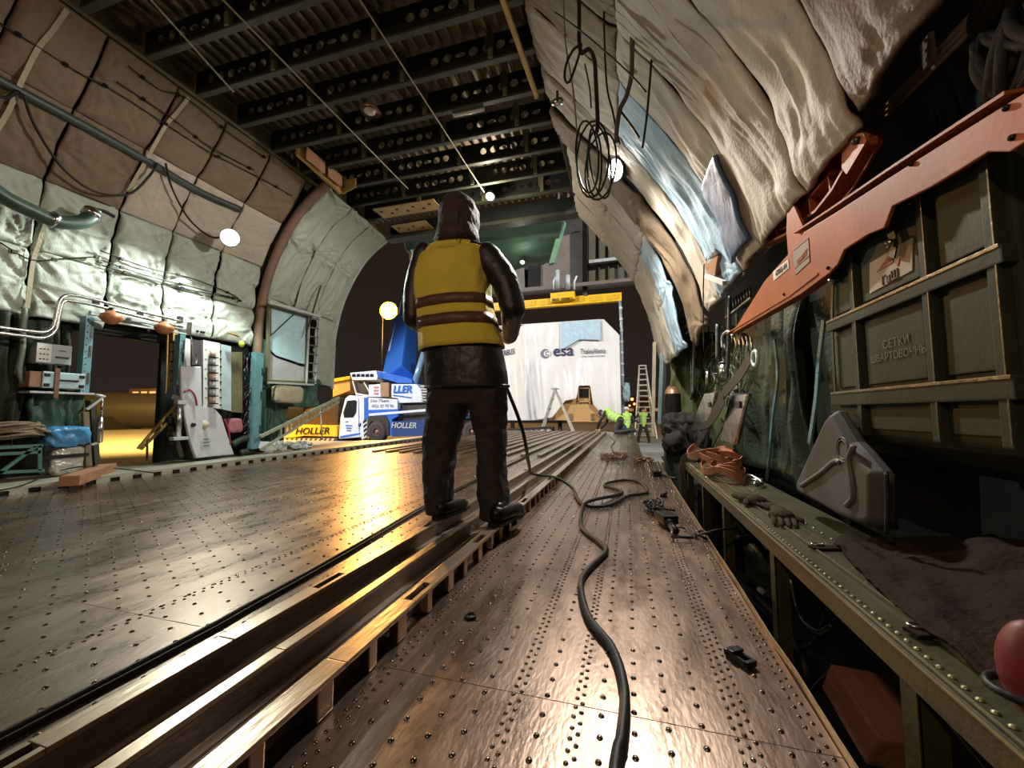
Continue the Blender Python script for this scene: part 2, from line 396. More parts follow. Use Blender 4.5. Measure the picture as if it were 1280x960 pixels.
# ---- side walls behind the quilts (dark green liner) with openings on the left
PR = [(.85, 1.5), (.80, 1.8), (.70, 2.2), (.45, 2.7), (.05, 3.3), (-.42, 3.9), (-.82, 4.4)]
PL = [(-5.75, 1.6), (-5.80, 2.2), (-5.7, 2.9), (-5.42, 3.5), (-5.05, 4.0), (-4.8, 4.4)]
AR = [(.60, 1.4), (.52, 1.83), (.44, 2.24), (.26, 2.73), (-.06, 3.33), (-.46, 3.88), (-.80, 4.30)]
AL = [(-5.97, 1.2), (-5.96, 1.8), (-5.93, 2.4), (-5.70, 3.17), (-5.22, 3.9), (-4.62, 4.33)]
def cut(prof, z0, z1):
    s = smoothprof(prof, 10); return [p for p in s if z0 - 1e-6 <= p[1] <= z1 + 1e-6] or s[:2]
def cutp(prof, z0, z1, n=7):
    s = smoothprof(prof, 12); zs = np.linspace(z0, z1, n); xs = np.interp(zs, [p[1] for p in s], [p[0] for p in s]); return list(zip(xs, zs))
def lerpp(a, b, t): return [(p[0] * (1 - t) + q[0] * t, p[1] * (1 - t) + q[1] * t) for p, q in zip(a, b)]
b = MB()
for (y0, y1, s) in ((YB, 5.05, cutp(PL, 1.62, 4.4, 12)), (5.05, 7.0, [(x - .06, z) for x, z in cutp(AL, 1.25, 4.33, 12)])):
    for (xa, za), (xb, zb) in zip(s, s[1:]): b.add([(xa - .12, y0, za), (xb - .12, y0, zb + .02), (xb - .12, y1, zb + .02), (xa - .12, y1, za)], [(0, 1, 2, 3)]); b.add([(xa - .3, y0, za), (xb - .3, y0, zb), (xb - .3, y1, zb), (xa - .3, y1, za)], [(0, 1, 2, 3)])
for y0, y1 in ((YB, 2.78), (3.80, 5.5)): b.box((-6.02, (y0 + y1) / 2, .82), (.06, y1 - y0, 1.7))
b.box((-6.0, 3.3, 1.8), (.06, 1.1, .36))
struct(b, 'wall_left', GRND)
b = MB()
for y0, y1, s in ((.72, 4.9, cutp(PR, 2.05, 4.4, 12)), (4.9, 7, [(x + .06, z) for x, z in cutp(AR, 1.7, 4.3, 12)])):
    for (xa, za), (xb, zb) in zip(s, s[1:]): b.add([(xa + .14, y0, za), (xb + .14, y0, zb + .02), (xb + .14, y1, zb + .02), (xa + .14, y1, za)], [(0, 1, 2, 3)]); (za > 2.7) and b.add([(xa + .4, y0, za), (xb + .4, y0, zb), (xb + .4, y1, zb), (xa + .4, y1, za)], [(0, 1, 2, 3)])
b.box((1.42, (YB + 6.3) / 2, 2.1), (.06, 6.3 - YB, 5.6)); b.box((.95, (YB + 6.2) / 2, -.52), (.9, 6.2 - YB, .04)); b.box((1.05, 6.4, .9), (.80, .05, 1.9))
struct(b, 'wall_right', GRND)
b = MB(); b.box((-2.8, YB, 2), (8.4, .06, 5.4)); struct(b, 'wall_back', GRND)
# ---- roof skin with stringers
b = MB(); b.box((-2.8, (YB + 7.1) / 2, 4.78), (5.0, 7.1 - YB, .03))
x = -5.0
while x < -.6: b.box((x, (YB + 7.1) / 2, 4.74), (.018, 7.1 - YB, .055)); b.box((x + .012, (YB + 7.1) / 2, 4.716), (.03, 7.1 - YB, .005)); x += .135
struct(b, 'ceiling', SKIN)
# roof edges
for sx, nm, lab in ((-4.87, 'roof_longeron', 'tan riveted longeron along the left edge of the roof'), (-.78, 'roof_longeron', 'narrow longeron along the right edge of the roof')):
    t = thing(nm, lab, 'longeron', (sx, 3, 4.4)); w = .12 if sx < -3 else .05
    b = MB(); b.box((sx, 2.2, 4.56), (.02, 9.2, .36)); b.build('web', SKIN, t)
    b = MB(); b.box((sx + (.05 if sx < -3 else 0), 2.2, 4.395), (w, 9.2, .014), bev=.003); b.box((sx + (.11 if sx < -3 else 0), 2.2, 4.38), (.012, 9.2, .035)); b.build('flange', GRNL if sx < -3 else GRN, t)
# ---- roof beams
def beam(y, label, idx):
    t = thing('roof_beam', label, 'beam', (-2.8, y, 4.4), 0, 'cross beams of the roof')
    x0, x1 = -4.82, -.82; z0, z1 = 4.41, 4.72; b = MB(); n = 26; w = (x1 - x0) / n; r = .052; zc = 4.58
    holes = [k for k in range(n) if k not in (0, 7, 8, 15, 16, 17, 25)]
    for k in range(n):
        xa = x0 + k * w; xb = xa + w; xc = (xa + xb) / 2
        if k in holes:
            sq = []; ci = []; N = 16
            for j in range(N):
                a = 2 * PI * j / N + PI / 4; ca, sa = math.cos(a), math.sin(a); q = 1 / max(abs(ca), abs(sa))
                zz = zc + (sa * q) * ((z1 - zc) if sa > 0 else (zc - z0)); xx = xc + ca * q * w / 2
                sq.append((xx, y, zz)); ci.append((xc + ca * r * (1 if k % 4 else 1.15), y, zc + sa * r * (1 if k % 4 else .55)))
            b.add(sq + ci, [(j, (j + 1) % N, N + (j + 1) % N, N + j) for j in range(N)])
        else: b.add([(xa, y, z0), (xb, y, z0), (xb, y, z1), (xa, y, z1)], [(0, 1, 2, 3)])
    o = b.build('web', GRND, t, fix=False); md = o.modifiers.new('s', 'SOLIDIFY'); md.thickness = .008
    b = MB(); b.box((-2.82, y, 4.402), (4.0, .06, .012), bev=.002); b.box((-2.82, y - .03, 4.41), (4.0, .006, .022)); b.build('flange', GRN, t)
    b = MB()
    for xq in (-3.62, -2.35, -1.3): b.box((xq, y - .03, 4.56), (.05, .05, .30)); b.box((xq - .05, y - .02, 4.62), (.02, .04, .18))
    b.build('stiffener', GRNL, t)
ords = ['', '', '', 'nearest', 'second', 'third', 'fourth', 'fifth', 'sixth', 'seventh', 'eighth', 'ninth']
ys = [2.2, 2.72, 3.24, 3.76, 4.28, 4.80, 5.34, 5.88, 6.40]
words = ['nearest', 'second', 'third', 'fourth', 'fifth', 'sixth', 'seventh', 'eighth', 'ninth']
for i, y in enumerate(ys): beam(y, 'green roof cross beam with round lightening holes, %s from the viewer' % words[i], i)
for y in (1.65, 1.1): pass
# front header beam
t = thing('header_beam', 'deep dark header beam across the nose end of the roof', 'beam', (-2.7, 7.05, 4.2))
b = MB(); b.box((-2.7, 7.06, 4.42), (3.9, .10, .36)); b.build('web', GRND, t)
b = MB(); b.box((-2.7, 7.0, 4.235), (3.95, .22, .02), bev=.003); b.box((-2.7, 6.9, 4.26), (3.95, .01, .06)); b.build('flange', GRN, t)
b = MB(); b.box((.93, 6.05, -.3), (.86, .35, .95)); b.box((.98, 4.9, -.25), (.8, 2.0, .5)); struct(b, 'trim_8', GRND)
# ---- outside ground
b = MB(); n = 60
b.add([(-140, -20, -.78), (140, -20, -.78), (140, 220, -.78), (-140, 220, -.78)], [(0, 1, 2, 3)])
g = struct(b, 'tarmac', mat('tarmac_concrete', (.34, .33, .30), .7, 0, .3, .35, .2, 8)); g['label'] = 'pale concrete apron outside'
# ================================================================ LIGHT
w = bpy.data.worlds.new('night'); SC.world = w; w.use_nodes = True
nt = w.node_tree; bg = nt.nodes['Background']
tc = nt.nodes.new('ShaderNodeTexCoord'); sp = nt.nodes.new('ShaderNodeSeparateXYZ'); rp = nt.nodes.new('ShaderNodeValToRGB')
nt.links.new(tc.outputs['Generated'], sp.inputs[0]); nt.links.new(sp.outputs['Z'], rp.inputs[0]); nt.links.new(rp.outputs[0], bg.inputs[0])
rp.color_ramp.elements[0].position = 0; rp.color_ramp.elements[0].color = (.030, .022, .019, 1)
rp.color_ramp.elements[1].position = .5; rp.color_ramp.elements[1].color = (.022, .012, .006, 1)
bg.inputs[1].default_value = .8
def light(kind, p, e, col, size=.1, tgt=None, spot=None, blend=.3, sy=None):
    l = bpy.data.lights.new(kind.lower() + '_light', kind); l.energy = e; l.color = col
    if kind == 'AREA':
        l.size = size
        if sy: l.shape = 'RECTANGLE'; l.size_y = sy
    elif kind != 'SUN': l.shadow_soft_size = size
    if kind == 'SPOT': l.spot_size = math.radians(spot); l.spot_blend = blend
    o = bpy.data.objects.new(l.name, l); COL.objects.link(o); o.location = p
    if tgt is not None: o.rotation_euler = (V(tgt) - V(p)).to_track_quat('-Z', 'Y').to_euler()
    return o
def emis(name, col, s): return mat(name, col, .4, 0, 0, 1, emit=col, estr=s)
BULB = emis('bulb_white', (1, .93, .85), 60); BULBO = emis('bulb_sodium', (1, .75, .35), 14)
def lampthing(name, p, nrm, label, r=.07, dp=.10, m=BULB):
    p = V(p); nrm = V(nrm).normalized(); t = thing(name, label, 'lamp', p)
    b = MB(); b.revolve(p - nrm * dp, nrm, [(.001, 0), (r * .7, 0), (r * .9, dp * .3), (r, dp * .9), (r * 1.02, dp), (r * .92, dp), (r * .85, dp * .5), (.001, dp * .45)], 20); b.build('housing', DSTEEL, t)
    b = MB(); b.ball(p - nrm * dp * .1, r * .62, 14, 9); b.build('bulb', m, t)
    b = MB()
    for k in range(4):
        a = PI * k / 4; u = nrm.orthogonal().normalized(); u = Matrix.Rotation(a, 3, nrm) @ u
        pts = [p + u * r * math.cos(q) + nrm * r * .8 * math.sin(q) for q in np.linspace(0, PI, 9)]; b.tube(pts, .0025, 5)
    b.build('wire_guard', STEEL, t)
    return t
LL = V((-5.12, 3.98, 3.06)); lampthing('wall_lamp', LL, (.7, -.35, -.3), 'lit caged flood lamp on the left quilted wall', .12, .13)
LR = V((-.07, 4.25, 3.28)); lampthing('wall_lamp', LR, (-.6, -.5, -.35), 'lit caged flood lamp on the right quilted wall', .12, .13)
LC = V((-2.1, 6.0, 4.25)); lampthing('roof_lamp', LC, (0, -.4, -.9), 'small lit lamp under the front roof beams', .08, .09)
light('SPOT', LL + V((.14, -.07, -.05)), 330, (.90, 1, .90), .06, LL + V((.55, -.3, -1.0)), 165, .25)
light('SPOT', LR + V((-.12, -.1, -.06)), 540, (1, .93, .84), .06, LR + V((-.58, -.12, -1.0)), 160, .22)
light('POINT', LC + V((0, -.08, -.10)), 60, (1, .9, .75), .05)
# lamps further back in the hold, behind the camera, each with its fixture
for i, (p, e) in enumerate((((-1.5, -2.1, 3.1), 150), ((-4.2, -1.6, 3.9), 10), ((-.2, -1.9, 3.4), 24))):
    lampthing('roof_lamp', p, (0, .2, -1), 'roof lamp in the rear of the hold, %s' % ['middle', 'left side', 'right side'][i])
    light('SPOT', V(p) + V((0, .02, -.16)), e, (1, .66, .42), .12, V(p) + V((0, 1.5 if i == 0 else .6, -1)), 165, .3)
# outside: sodium street lamp and apron floodlights on masts
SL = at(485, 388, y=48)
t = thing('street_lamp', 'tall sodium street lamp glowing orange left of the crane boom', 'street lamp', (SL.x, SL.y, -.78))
b = MB(); b.cyl((SL.x - .8, SL.y, -.78), (SL.x - .8, SL.y, SL.z + .3), .09, .05, 10); b.tube([(SL.x - .8, SL.y, SL.z + .3), (SL.x, SL.y, SL.z + .35)], .05, 6); b.build('pole', BLK, t)
b = MB(); b.ball(SL, .5, 14, 8, (1, 1, .9)); b.build('lantern', BULBO, t); b = MB(); b.revolve(SL + V((0, .3, 0)), (.25, -1, -.1), [(.001, 0), (1.0, .05), (1.25, .25), (1.2, .0), (.001, -.1)], 22); b.build('halo_disc', emis('sodium_halo', (1, .36, .04), .75), t)  # glowing disc added behind the lantern to paint its halo
light('POINT', SL - V((0, 2.5, .3)), 26000, (1, .52, .14), .5)
light('SPOT', (-16, 3, 11), 17000, (.80, .90, 1), .5, (-6, 18, 1), 70, .6)
light('SPOT', (10, 2, 11), 15000, (1, .93, .84), .5, (-3, 18, 1.5), 70, .6)
light('SPOT', (-9, 9.5, 9), 2200, (.75, .87, 1), .4, (-12, 18, 1), 80, .6)
light('SPOT', (-26, 8, 9), 11000, (1, .55, .16), .5, (-6.6, 20, 2.5), 34, .5)
light('SPOT', (-20, 11, 12), 60000, (1, .58, .13), .5, (-27, 17, -.78), 110, .7)
for nm, p in (('left', (-16.3, 2.8, 11.2)), ('right', (10.3, 1.8, 11.2))): pass
SC.view_settings.view_transform = 'Standard'; SC.view_settings.look = 'None'; SC.view_settings.gamma = 1; SC.view_settings.exposure = 0
SC.cycles.use_denoising = True; SC.cycles.max_bounces = 6
# ================================================================ QUILTS
rowsL = [(1.66, 2.35), (2.35, 3.05), (3.05, 3.72), (3.72, 4.38)]
rown = ['lowest', 'lower middle', 'upper middle', 'top']
yL = [1.25, 1.85, 2.42, 3.05, 3.62, 4.28, 4.94]
bayn = ['first', 'second', 'third', 'fourth', 'fifth', 'sixth']
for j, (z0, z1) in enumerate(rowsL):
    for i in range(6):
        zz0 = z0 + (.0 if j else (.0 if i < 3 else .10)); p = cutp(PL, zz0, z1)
        m = QG if j < 2 else QW if (j == 2 and i > 2) else QT  # row tones paint in the lamplit zone and the dim upper wall
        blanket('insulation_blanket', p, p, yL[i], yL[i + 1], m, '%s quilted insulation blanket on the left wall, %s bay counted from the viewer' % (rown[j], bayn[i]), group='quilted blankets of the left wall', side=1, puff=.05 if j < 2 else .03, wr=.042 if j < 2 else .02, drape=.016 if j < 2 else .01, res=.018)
# portal left
for k, (y0, y1) in enumerate(((5.12, 5.75), (5.75, 6.35), (6.35, 7.0))):
    for j, (a0, a1) in enumerate(((1.25, 2.6), (2.6, 4.28))):
        z0 = a0; pa = cutp(AL, z0 if k == 2 else max(z0, 1.25), a1)
        if j == 0 and k == 0: pa = cutp(AL, 2.5, a1)
        if j == 0 and k == 1: pa = cutp(AL, 2.5, a1)
        t0 = (y0 - 5.1) / 1.9; t1 = (y1 - 5.1) / 1.9
        q = [(x + .16, z + .02) for x, z in pa]; A = lerpp(q, pa, t0); B = lerpp(q, pa, t1)
        blanket('portal_blanket', A, B, y0, y1, QG, '%s pale quilt lining the left side of the nose portal, %s strip' % (['lower', 'upper'][j], ['inner', 'middle', 'outer'][k]), group='quilts of the nose portal', side=1, puff=.04, wr=.05, drape=.035, res=.018)
# portal ring left: brown inner frame
b = MB(); s = [(x + .20, z + .02) for x, z in smoothprof(AL, 6)]
b2 = [V((x, 5.03, z)) for x, z in s]
b.tube([V((s[0][0], 5.03, .1)), V((s[0][0], 5.03, .8))] + b2, .07, 10); solo(b, 'portal_ring', mat('ring_brown', (.20, .12, .08), .6, 0, .35, 6, .6, 30), 'padded brown ring frame between the left wall and the nose portal', 'frame')
b = MB(); s = [(x - .02, z) for x, z in smoothprof(AL, 6)]; b.tube([V((x, 7.03, z)) for x, z in s], .035, 8); struct(b, 'trim_6', LGREY)
# right wall
yR = [.75, 1.2, 1.65, 2.1, 2.72, 3.18, 3.9, 4.42]
rowsR = [(1.70, 3.38), (3.38, 4.38)]
for j, (z0, z1) in enumerate(rowsR):
    for i in range(7):
        zz = z0 + (.05 if (j == 0 and i < 2) else 0); p = cutp(PR, zz, z1)
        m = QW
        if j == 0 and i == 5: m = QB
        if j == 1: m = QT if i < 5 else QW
        if j == 0 and i < 2: m = QT  # dimness of the upper and nearest bays painted in through the fabric colour
        blanket('insulation_blanket', p, p, yR[i], yR[i + 1], m, '%s draped insulation quilt on the right wall, %s bay counted from the viewer' % (['lower', 'upper'][j], (bayn + ['seventh'])[i]), group='quilts of the right wall', side=-1, puff=.035, wr=.012, drape=.022, res=.014, ties=[(0, 0), (1, 0), (0, 1), (1, 1)])
p = [(x - .06, z) for x, z in cutp(PR, 1.76, 2.35)]
blanket('patch_blanket', p, p, 2.74, 3.17, QD, 'dark slate blue quilted patch low on the right wall between white and pale blue quilts', side=-1, puff=.02, wr=.004, drape=.008, res=.014)
# tan padded ring right
b = MB(); s = [(x - .02, z) for x, z in smoothprof(lerpp(PR, AR, .35), 6)]
pa = lerpp(PR, AR, .35); p = [(x - .02, z) for x, z in cutp(PR, 1.6, 4.36)]; p2 = [(x + .02, z) for x, z in cutp(pa, 1.45, 4.36)]
blanket('ring_blanket', p, p2, 4.46, 5.05, QT, 'tan wrinkled quilt wrapping the frame ring right of the portal', side=-1, puff=.07, wr=.04, drape=.03, res=.018, group=None)
for k, (y0, y1) in enumerate(((5.08, 5.7), (5.7, 6.35), (6.35, 7.0))):
    for j, (z0, z1) in enumerate(((1.42, 2.9), (2.9, 4.28))):
        pa = cutp(AR, z0, z1); t0 = (y0 - 4.6) / 2.4; t1 = (y1 - 4.6) / 2.4; q = [(x + .12, z + .03) for x, z in pa]
        blanket('portal_blanket', lerpp(q, pa, t0), lerpp(q, pa, t1), y0, y1, QW if j else (QB if k == 0 else QW), '%s pale quilt lining the right side of the nose portal, %s strip' % (['lower', 'upper'][j], ['inner', 'middle', 'outer'][k]), group='quilts of the nose portal', side=-1, puff=.05, wr=.03, drape=.022, res=.018)
# ================================================================ PEOPLE
VEST = mat('vest_yellow', (.80, .68, .07), .75, 0, .12, 9, .4, 70, sheen=.3)
VESTG = mat('vest_lime', (.45, .75, .12), .7, 0, .1, 9, emit=None)
BAND = mat('vest_band', (.13, .075, .05), .45, 0, .2, 30, .3, 90)
BANDW = mat('vest_band_bright', (.7, .7, .65), .4, 0, .1, 9)
JKT = mat('jacket_black', (.022, .017, .017), .5, 0, .3, 9, .5, 60)
JKTR = mat('sleeve_black', (.014, .012, .013), .45, 0, .3, 12, .3, 45)
TRS = mat('trousers_black', (.026, .019, .018), .72, 0, .3, 12, .5, 80)
HOODM = mat('hood_brown', (.050, .032, .030), .7, 0, .3, 9, .6, 60)
SKN = mat('skin', (.50, .30, .21), .55, 0, .1, 9)
HAIR = mat('hair_dark', (.03, .02, .015), .7)
DENIM = mat('work_blue', (.03, .06, .14), .8)
def loft(mb, rings, seg=24):
    """rings: (center, rx, ry, rotz, tilt)"""
    vs = []; fs = []
    for r in rings:
        c = V(r[0]); rx, ry = r[1], r[2]; R = Euler((r[4] if len(r) > 4 else 0, 0, r[3] if len(r) > 3 else 0)).to_matrix()
        for k in range(seg):
            a = 2 * PI * k / seg; q = abs(math.cos(a)) ** .85 * math.copysign(1, math.cos(a)); w = abs(math.sin(a)) ** .85 * math.copysign(1, math.sin(a))
            vs.append(c + R @ V((q * rx, w * ry, 0)))
    n = len(rings)
    for i in range(n - 1):
        for k in range(seg): fs.append((i * seg + k, i * seg + (k + 1) % seg, (i + 1) * seg + (k + 1) % seg, (i + 1) * seg + k))
    fs.append(tuple(range(seg))[::-1]); fs.append(tuple(range((n - 1) * seg, n * seg)))
    return mb.add(vs, fs, True)
def chain(mb, pts, rad, seg=14, n=4):
    P = spline(pts, n); R = np.interp(np.linspace(0, len(pts) - 1, len(P)), range(len(pts)), rad).tolist()
    mb.tube(P, R, seg); mb.ball(pts[0], rad[0], seg, 8); mb.ball(pts[-1], rad[-1], seg, 8); return mb
_tex = {}
def fuse(o, vox, smooth=4, wr=0, size=.08):
    m = o.modifiers.new('r', 'REMESH'); m.mode = 'VOXEL'; m.voxel_size = vox; m.use_smooth_shade = True
    if smooth: s = o.modifiers.new('s', 'SMOOTH'); s.factor = .6; s.iterations = smooth
    if wr:
        k = (size,)
        if k not in _tex: t = bpy.data.textures.new('clouds', 'CLOUDS'); t.noise_scale = size; t.noise_depth = 3; _tex[k] = t
        d = o.modifiers.new('d', 'DISPLACE'); d.texture = _tex[k]; d.strength = wr; d.mid_level = .5
    bake(o); o.data.polygons.foreach_set('use_smooth', [True] * len(o.data.polygons)); return o
def hand(mb, wrist, direc, palmn, s=1.0, curl=.8, side=1):
    """palm with four fingers and a thumb, added to mb"""
    w = V(wrist); d = V(direc).normalized(); n = V(palmn); n = (n - d * n.dot(d)).normalized(); x = d.cross(n) * side
    mb.ball(w + d * .045 * s, .045 * s, 12, 8, (1, 1, 1)); 
    for k in range(5): mb.tube([w, w + d * .085 * s + x * (k - 2) * .0165 * s], [.017 * s, .013 * s], 8)
    L = [.068, .078, .073, .058]
    for k in range(4):
        b = w + d * .085 * s + x * (1.5 - k) * .021 * s; p = [b]; a = 0
        for j, fr in enumerate((.45, .32, .23)):
            a += curl * (.55 if j == 0 else .7); b = b + (d * math.cos(a) + n * math.sin(a)) * L[k] * fr * s; p.append(b)
        mb.tube(p, [.0098 * s, .0092 * s, .0085 * s, .0065 * s], 8); mb.ball(p[-1], .0066 * s, 8, 5)
    b = w + d * .03 * s + x * .035 * s; p = [b, b + (d * .5 + x * .6 + n * .3).normalized() * .035 * s, b + (d * .5 + x * .6 + n * .3).normalized() * .035 * s + (d * .7 + n * .6).normalized() * .028 * s]
    mb.tube(p, [.014 * s, .0115 * s, .008 * s], 8); mb.ball(p[-1], .0085 * s, 8, 5)
def A2(px, py, y=2.2): return at(px, py, y=y)
# ---- the man with the hood (pelvis yaw small), world positions from feet upwards
t = man = thing('person', 'person in yellow hi-vis vest and dark hooded jacket standing on the deck rails, back turned', 'person', (-.86, 2.2, .08))
k = .0047
def cx(px, py, y): return at(px, py, y=y)
yb = 2.20
b = MB()   # body: head, neck, trunk, legs as one surface, hidden in clothes except face and hands
hc = cx(574, 272, yb + .02)
b.ball(hc, .098, 18, 12, (.82, 1.0, 1.2)); b.ball(hc + V((0, .095, -.02)), .017, 8, 6, (.8, 1.2, 1.2)); b.ball(hc + V((0, .082, -.062)), .02, 8, 6, (1.3, .8, .5)); b.ball(hc + V((0, .07, -.095)), .028, 8, 6)
for sx in (-1, 1): b.ball(hc + V((sx * .082, 0, -.01)), .024, 8, 6, (.35, .8, 1.3)); b.ball(hc + V((sx * .03, .088, .012)), .013, 8, 6)
neck = cx(573, 308, yb); chest = cx(566, 350, yb); hips = cx(582, 470, yb)
chain(b, [hc - V((0, .01, .06)), neck, chest, hips], [.055, .055, .12, .12])
LS = cx(528, 318, yb); RS = cx(612, 318, yb)
LE = cx(517, 398, yb - .02); RE = cx(641, 386, yb - .02)
LWr = V((LE.x + .10, yb + .26, LE.z - .10)); RWr = V((RE.x - .10, yb + .27, RE.z - .10))
chain(b, [LS, LE], [.045, .035]); chain(b, [LE, LWr], [.035, .027]); chain(b, [RS, RE], [.045, .035]); chain(b, [RE, RWr], [.035, .027])
hand(b, LWr, (.55, .75, -.05), (.35, .1, .9), 1.0, .9, 1); hand(b, RWr, (-.55, .75, -.05), (-.35, .1, .9), 1.0, .9, -1)
for (p0, p1, p2) in (((558, 492), (551, 565), (548, 640)), ((610, 492), (614, 565), (618, 645))): chain(b, [cx(*p0, yb), cx(*p1, yb), cx(*p2, yb - .02)], [.075, .05, .04])
body = fuse(b.build('body', SKN, t), .0075, 2)
b = MB(); loft(b, [(hc + V((0, .0, .02 + z)), r * .085, r * .1, 0) for z, r in ((-.05, 1.0), (0, 1.05), (.05, .95), (.085, .6), (.10, .2))], 16); b.build('hair', HAIR, body)
# jacket
b = MB()
def ringpx(pl, pr, py, ry, y=yb, rz=0):
    a = cx(pl, py, y); c = cx(pr, py, y); m = (a + c) / 2; return (m, abs(c.x - a.x) / 2 * .985, ry, rz)
tors = [ringpx(560, 586, 300, .07), ringpx(545, 600, 306, .09), ringpx(530, 608, 316, .105), ringpx(525, 608, 340, .12), ringpx(526, 608, 375, .125), ringpx(529, 616, 410, .13), ringpx(532, 628, 440, .135), ringpx(533, 634, 465, .14), ringpx(533, 636, 486, .142)]
loft(b, tors, 28)
chain(b, [LS + V((.02, 0, -.01)), (LS + LE) / 2 + V((-.015, 0, 0)), LE], [.082, .072, .066]); chain(b, [LE, LWr], [.066, .048])
chain(b, [RS + V((-.02, 0, -.01)), (RS + RE) / 2 + V((.022, 0, 0)), RE], [.085, .082, .074]); chain(b, [RE, RWr], [.072, .05])
fuse(b.build('jacket', JKTR, t), .011, 3, .009, .07)
# hem and cuffs
b = MB(); r = tors[-1]; pts = [r[0] + V((math.cos(a) * (r[1] + .002), math.sin(a) * (r[2] + .002), .012)) for a in np.linspace(0, 2 * PI, 30)[:-1]]; b.tube(pts, .008, 6, closed=True); b.build('jacket_hem', JKT, t)
# vest
def shell(off, i0, i1, m, name, extra=None):
    rr = []
    P = tors[2:8]
    ys_ = [316, 340, 375, 410, 440]
    def ev(py):
        q = [316, 340, 375, 410, 440, 465]
        c = V([np.interp(py, q, [P[j][0][a] for j in range(6)]) for a in range(3)]); c.z = cx(570, py, yb).z
        return c, np.interp(py, q, [P[j][1] for j in range(6)]), np.interp(py, q, [P[j][2] for j in range(6)])
    for py in np.linspace(i0, i1, max(2, int((i1 - i0) / 6))):
        c, rx, ry = ev(py); rr.append((c, rx + off, ry + off, 0))
    b = MB(); vs = []; seg = 64
    for (c, rx, ry, _) in rr:
        for s_ in range(seg):
            a = 2 * PI * s_ / seg; wob = .004 * math.sin(a * 7 + c.z * 9) + .003 * math.sin(a * 13 - c.z * 23)
            q = abs(math.cos(a)) ** .8 * math.copysign(1, math.cos(a)); w_ = abs(math.sin(a)) ** .8 * math.copysign(1, math.sin(a))
            vs.append(c + V((q * (rx + wob), w_ * (ry + wob), .008 * math.sin(a + 2.2))))
    fs = [(i * seg + s_, i * seg + (s_ + 1) % seg, (i + 1) * seg + (s_ + 1) % seg, (i + 1) * seg + s_) for i in range(len(rr) - 1) for s_ in range(seg)]
    b.add(vs, fs, True); o = b.build(name, m, t); md = o.modifiers.new('s', 'SOLIDIFY'); md.thickness = .004; md.offset = 1; return o
b = MB(); rr = [(cx(573, 299, yb - .015), .062, .075, 0), (cx(570, 303, yb - .01), .10, .095, 0), (cx(567, 310, yb), .165, .12, 0), (cx(565, 320, yb), .183, .132, 0)]
V0 = shell(.017, 318, 437, VEST, 'vest')
loft(b, rr, 40); b.build('vest_shoulders', VEST, t)
shell(.0225, 376, 388, BAND, 'vest_band'); shell(.0225, 399, 412, BAND, 'vest_band')
# hood
b = MB()
loft(b, [(cx(571, 307, yb - .02), .115, .12, 0), (cx(571, 302, yb - .02), .135, .135, 0), (cx(572, 295, yb - .015), .128, .135, 0), (cx(573, 286, yb), .114, .132, 0), (cx(574, 275, yb + .01), .120, .14, 0), (cx(574, 262, yb + .015), .115, .13, 0), (cx(574, 251, yb + .02), .085, .10, 0), (cx(573, 245, yb + .02), .045, .06, 0), (cx(572, 242.5, yb + .02), .015, .02, 0)], 26)
hd = fuse(b.build('hood', HOODM, t), .009, 2, .018, .05)
b = MB(); q = cx(571, 243, yb + .01); b.tube([cx(571, 300, yb - .145), cx(573, 280, yb - .135), cx(573, 262, yb - .12), cx(572, 248, yb - .07), q], .004, 6); b.ball(q, .014, 8, 6); b.build('seam', JKT, hd)
# trousers
b = MB()
def leg(rows, ry, yoff=0):
    loft(b, [ringpx(a, c, py, ry * s_, yb + yo, 0) for (a, c, py, s_, yo) in rows], 20)
loft(b, [ringpx(536, 634, 470, .115), ringpx(535, 634, 490, .12), ringpx(535, 633, 505, .11)], 24)
leg([(535, 588, 490, 1, 0), (534, 584, 515, .95, 0), (531, 574, 545, .85, .01), (530, 568, 575, .8, 0), (530, 566, 600, .8, -.02), (533, 564, 625, .8, -.03), (536, 560, 642, .85, -.03)], .105)
leg([(584, 633, 490, 1, 0), (588, 633, 515, .95, 0), (596, 633, 545, .85, .01), (597, 632, 575, .8, 0), (597, 633, 600, .8, -.02), (599, 636, 625, .85, -.03), (601, 640, 648, .9, -.03)], .105)
fuse(b.build('trousers', TRS, t), .011, 3, .03, .07)
for (px, py, dx) in ((549, 648, .035), (619, 657, .06)):
    h = at(px, py, z=.085); h.y += .02; s_ = MB(); zt = .083
    s_.tube([h + V((0, -.03, .045)), h + V((0, .0, .05)), h + V((dx * .4, .10, .045)), h + V((dx, .20, .035)), h + V((dx * 1.2, .27, .028))], [.028, .046, .046, .044, .02], 14)
    for v in range(len(s_.v)): q = V(s_.v[v]); s_.v[v] = (q.x, q.y, max(q.z, .088))
    s_.ball(h + V((0, .03, .07)), .042, 12, 8, (.9, 1, 1.1))
    sh = s_.build('shoe', BLKM, t)
    s_ = MB(); s_.prism([h + V((x_ + dx * max(0, y_ + .03) / .3, y_, -.004)) for x_, y_ in ((-.036, -.04), (.036, -.04), (.042, .08), (.05, .20), (.03, .285), (-.02, .285), (-.045, .20), (-.035, .08))], (0, 0, .018)); s_.build('sole', BLK, sh)
# remote control in hands
tr = thing('remote_control', 'dark hand control box held in front of the standing person', 'remote', tuple((LWr + RWr) / 2 + V((0, .13, 0))))
c_ = (LWr + RWr) / 2 + V((0, .115, .0)); b = MB(); b.box(c_, (.13, .09, .06), None, .008); b.build('case', BLKM, tr); b = MB()
for i in range(3): b.cyl(c_ + V((-.04 + .04 * i, 0, .03)), c_ + V((-.04 + .04 * i, 0, .045)), .008, .008, 10)
b.build('button', ORNG, tr)
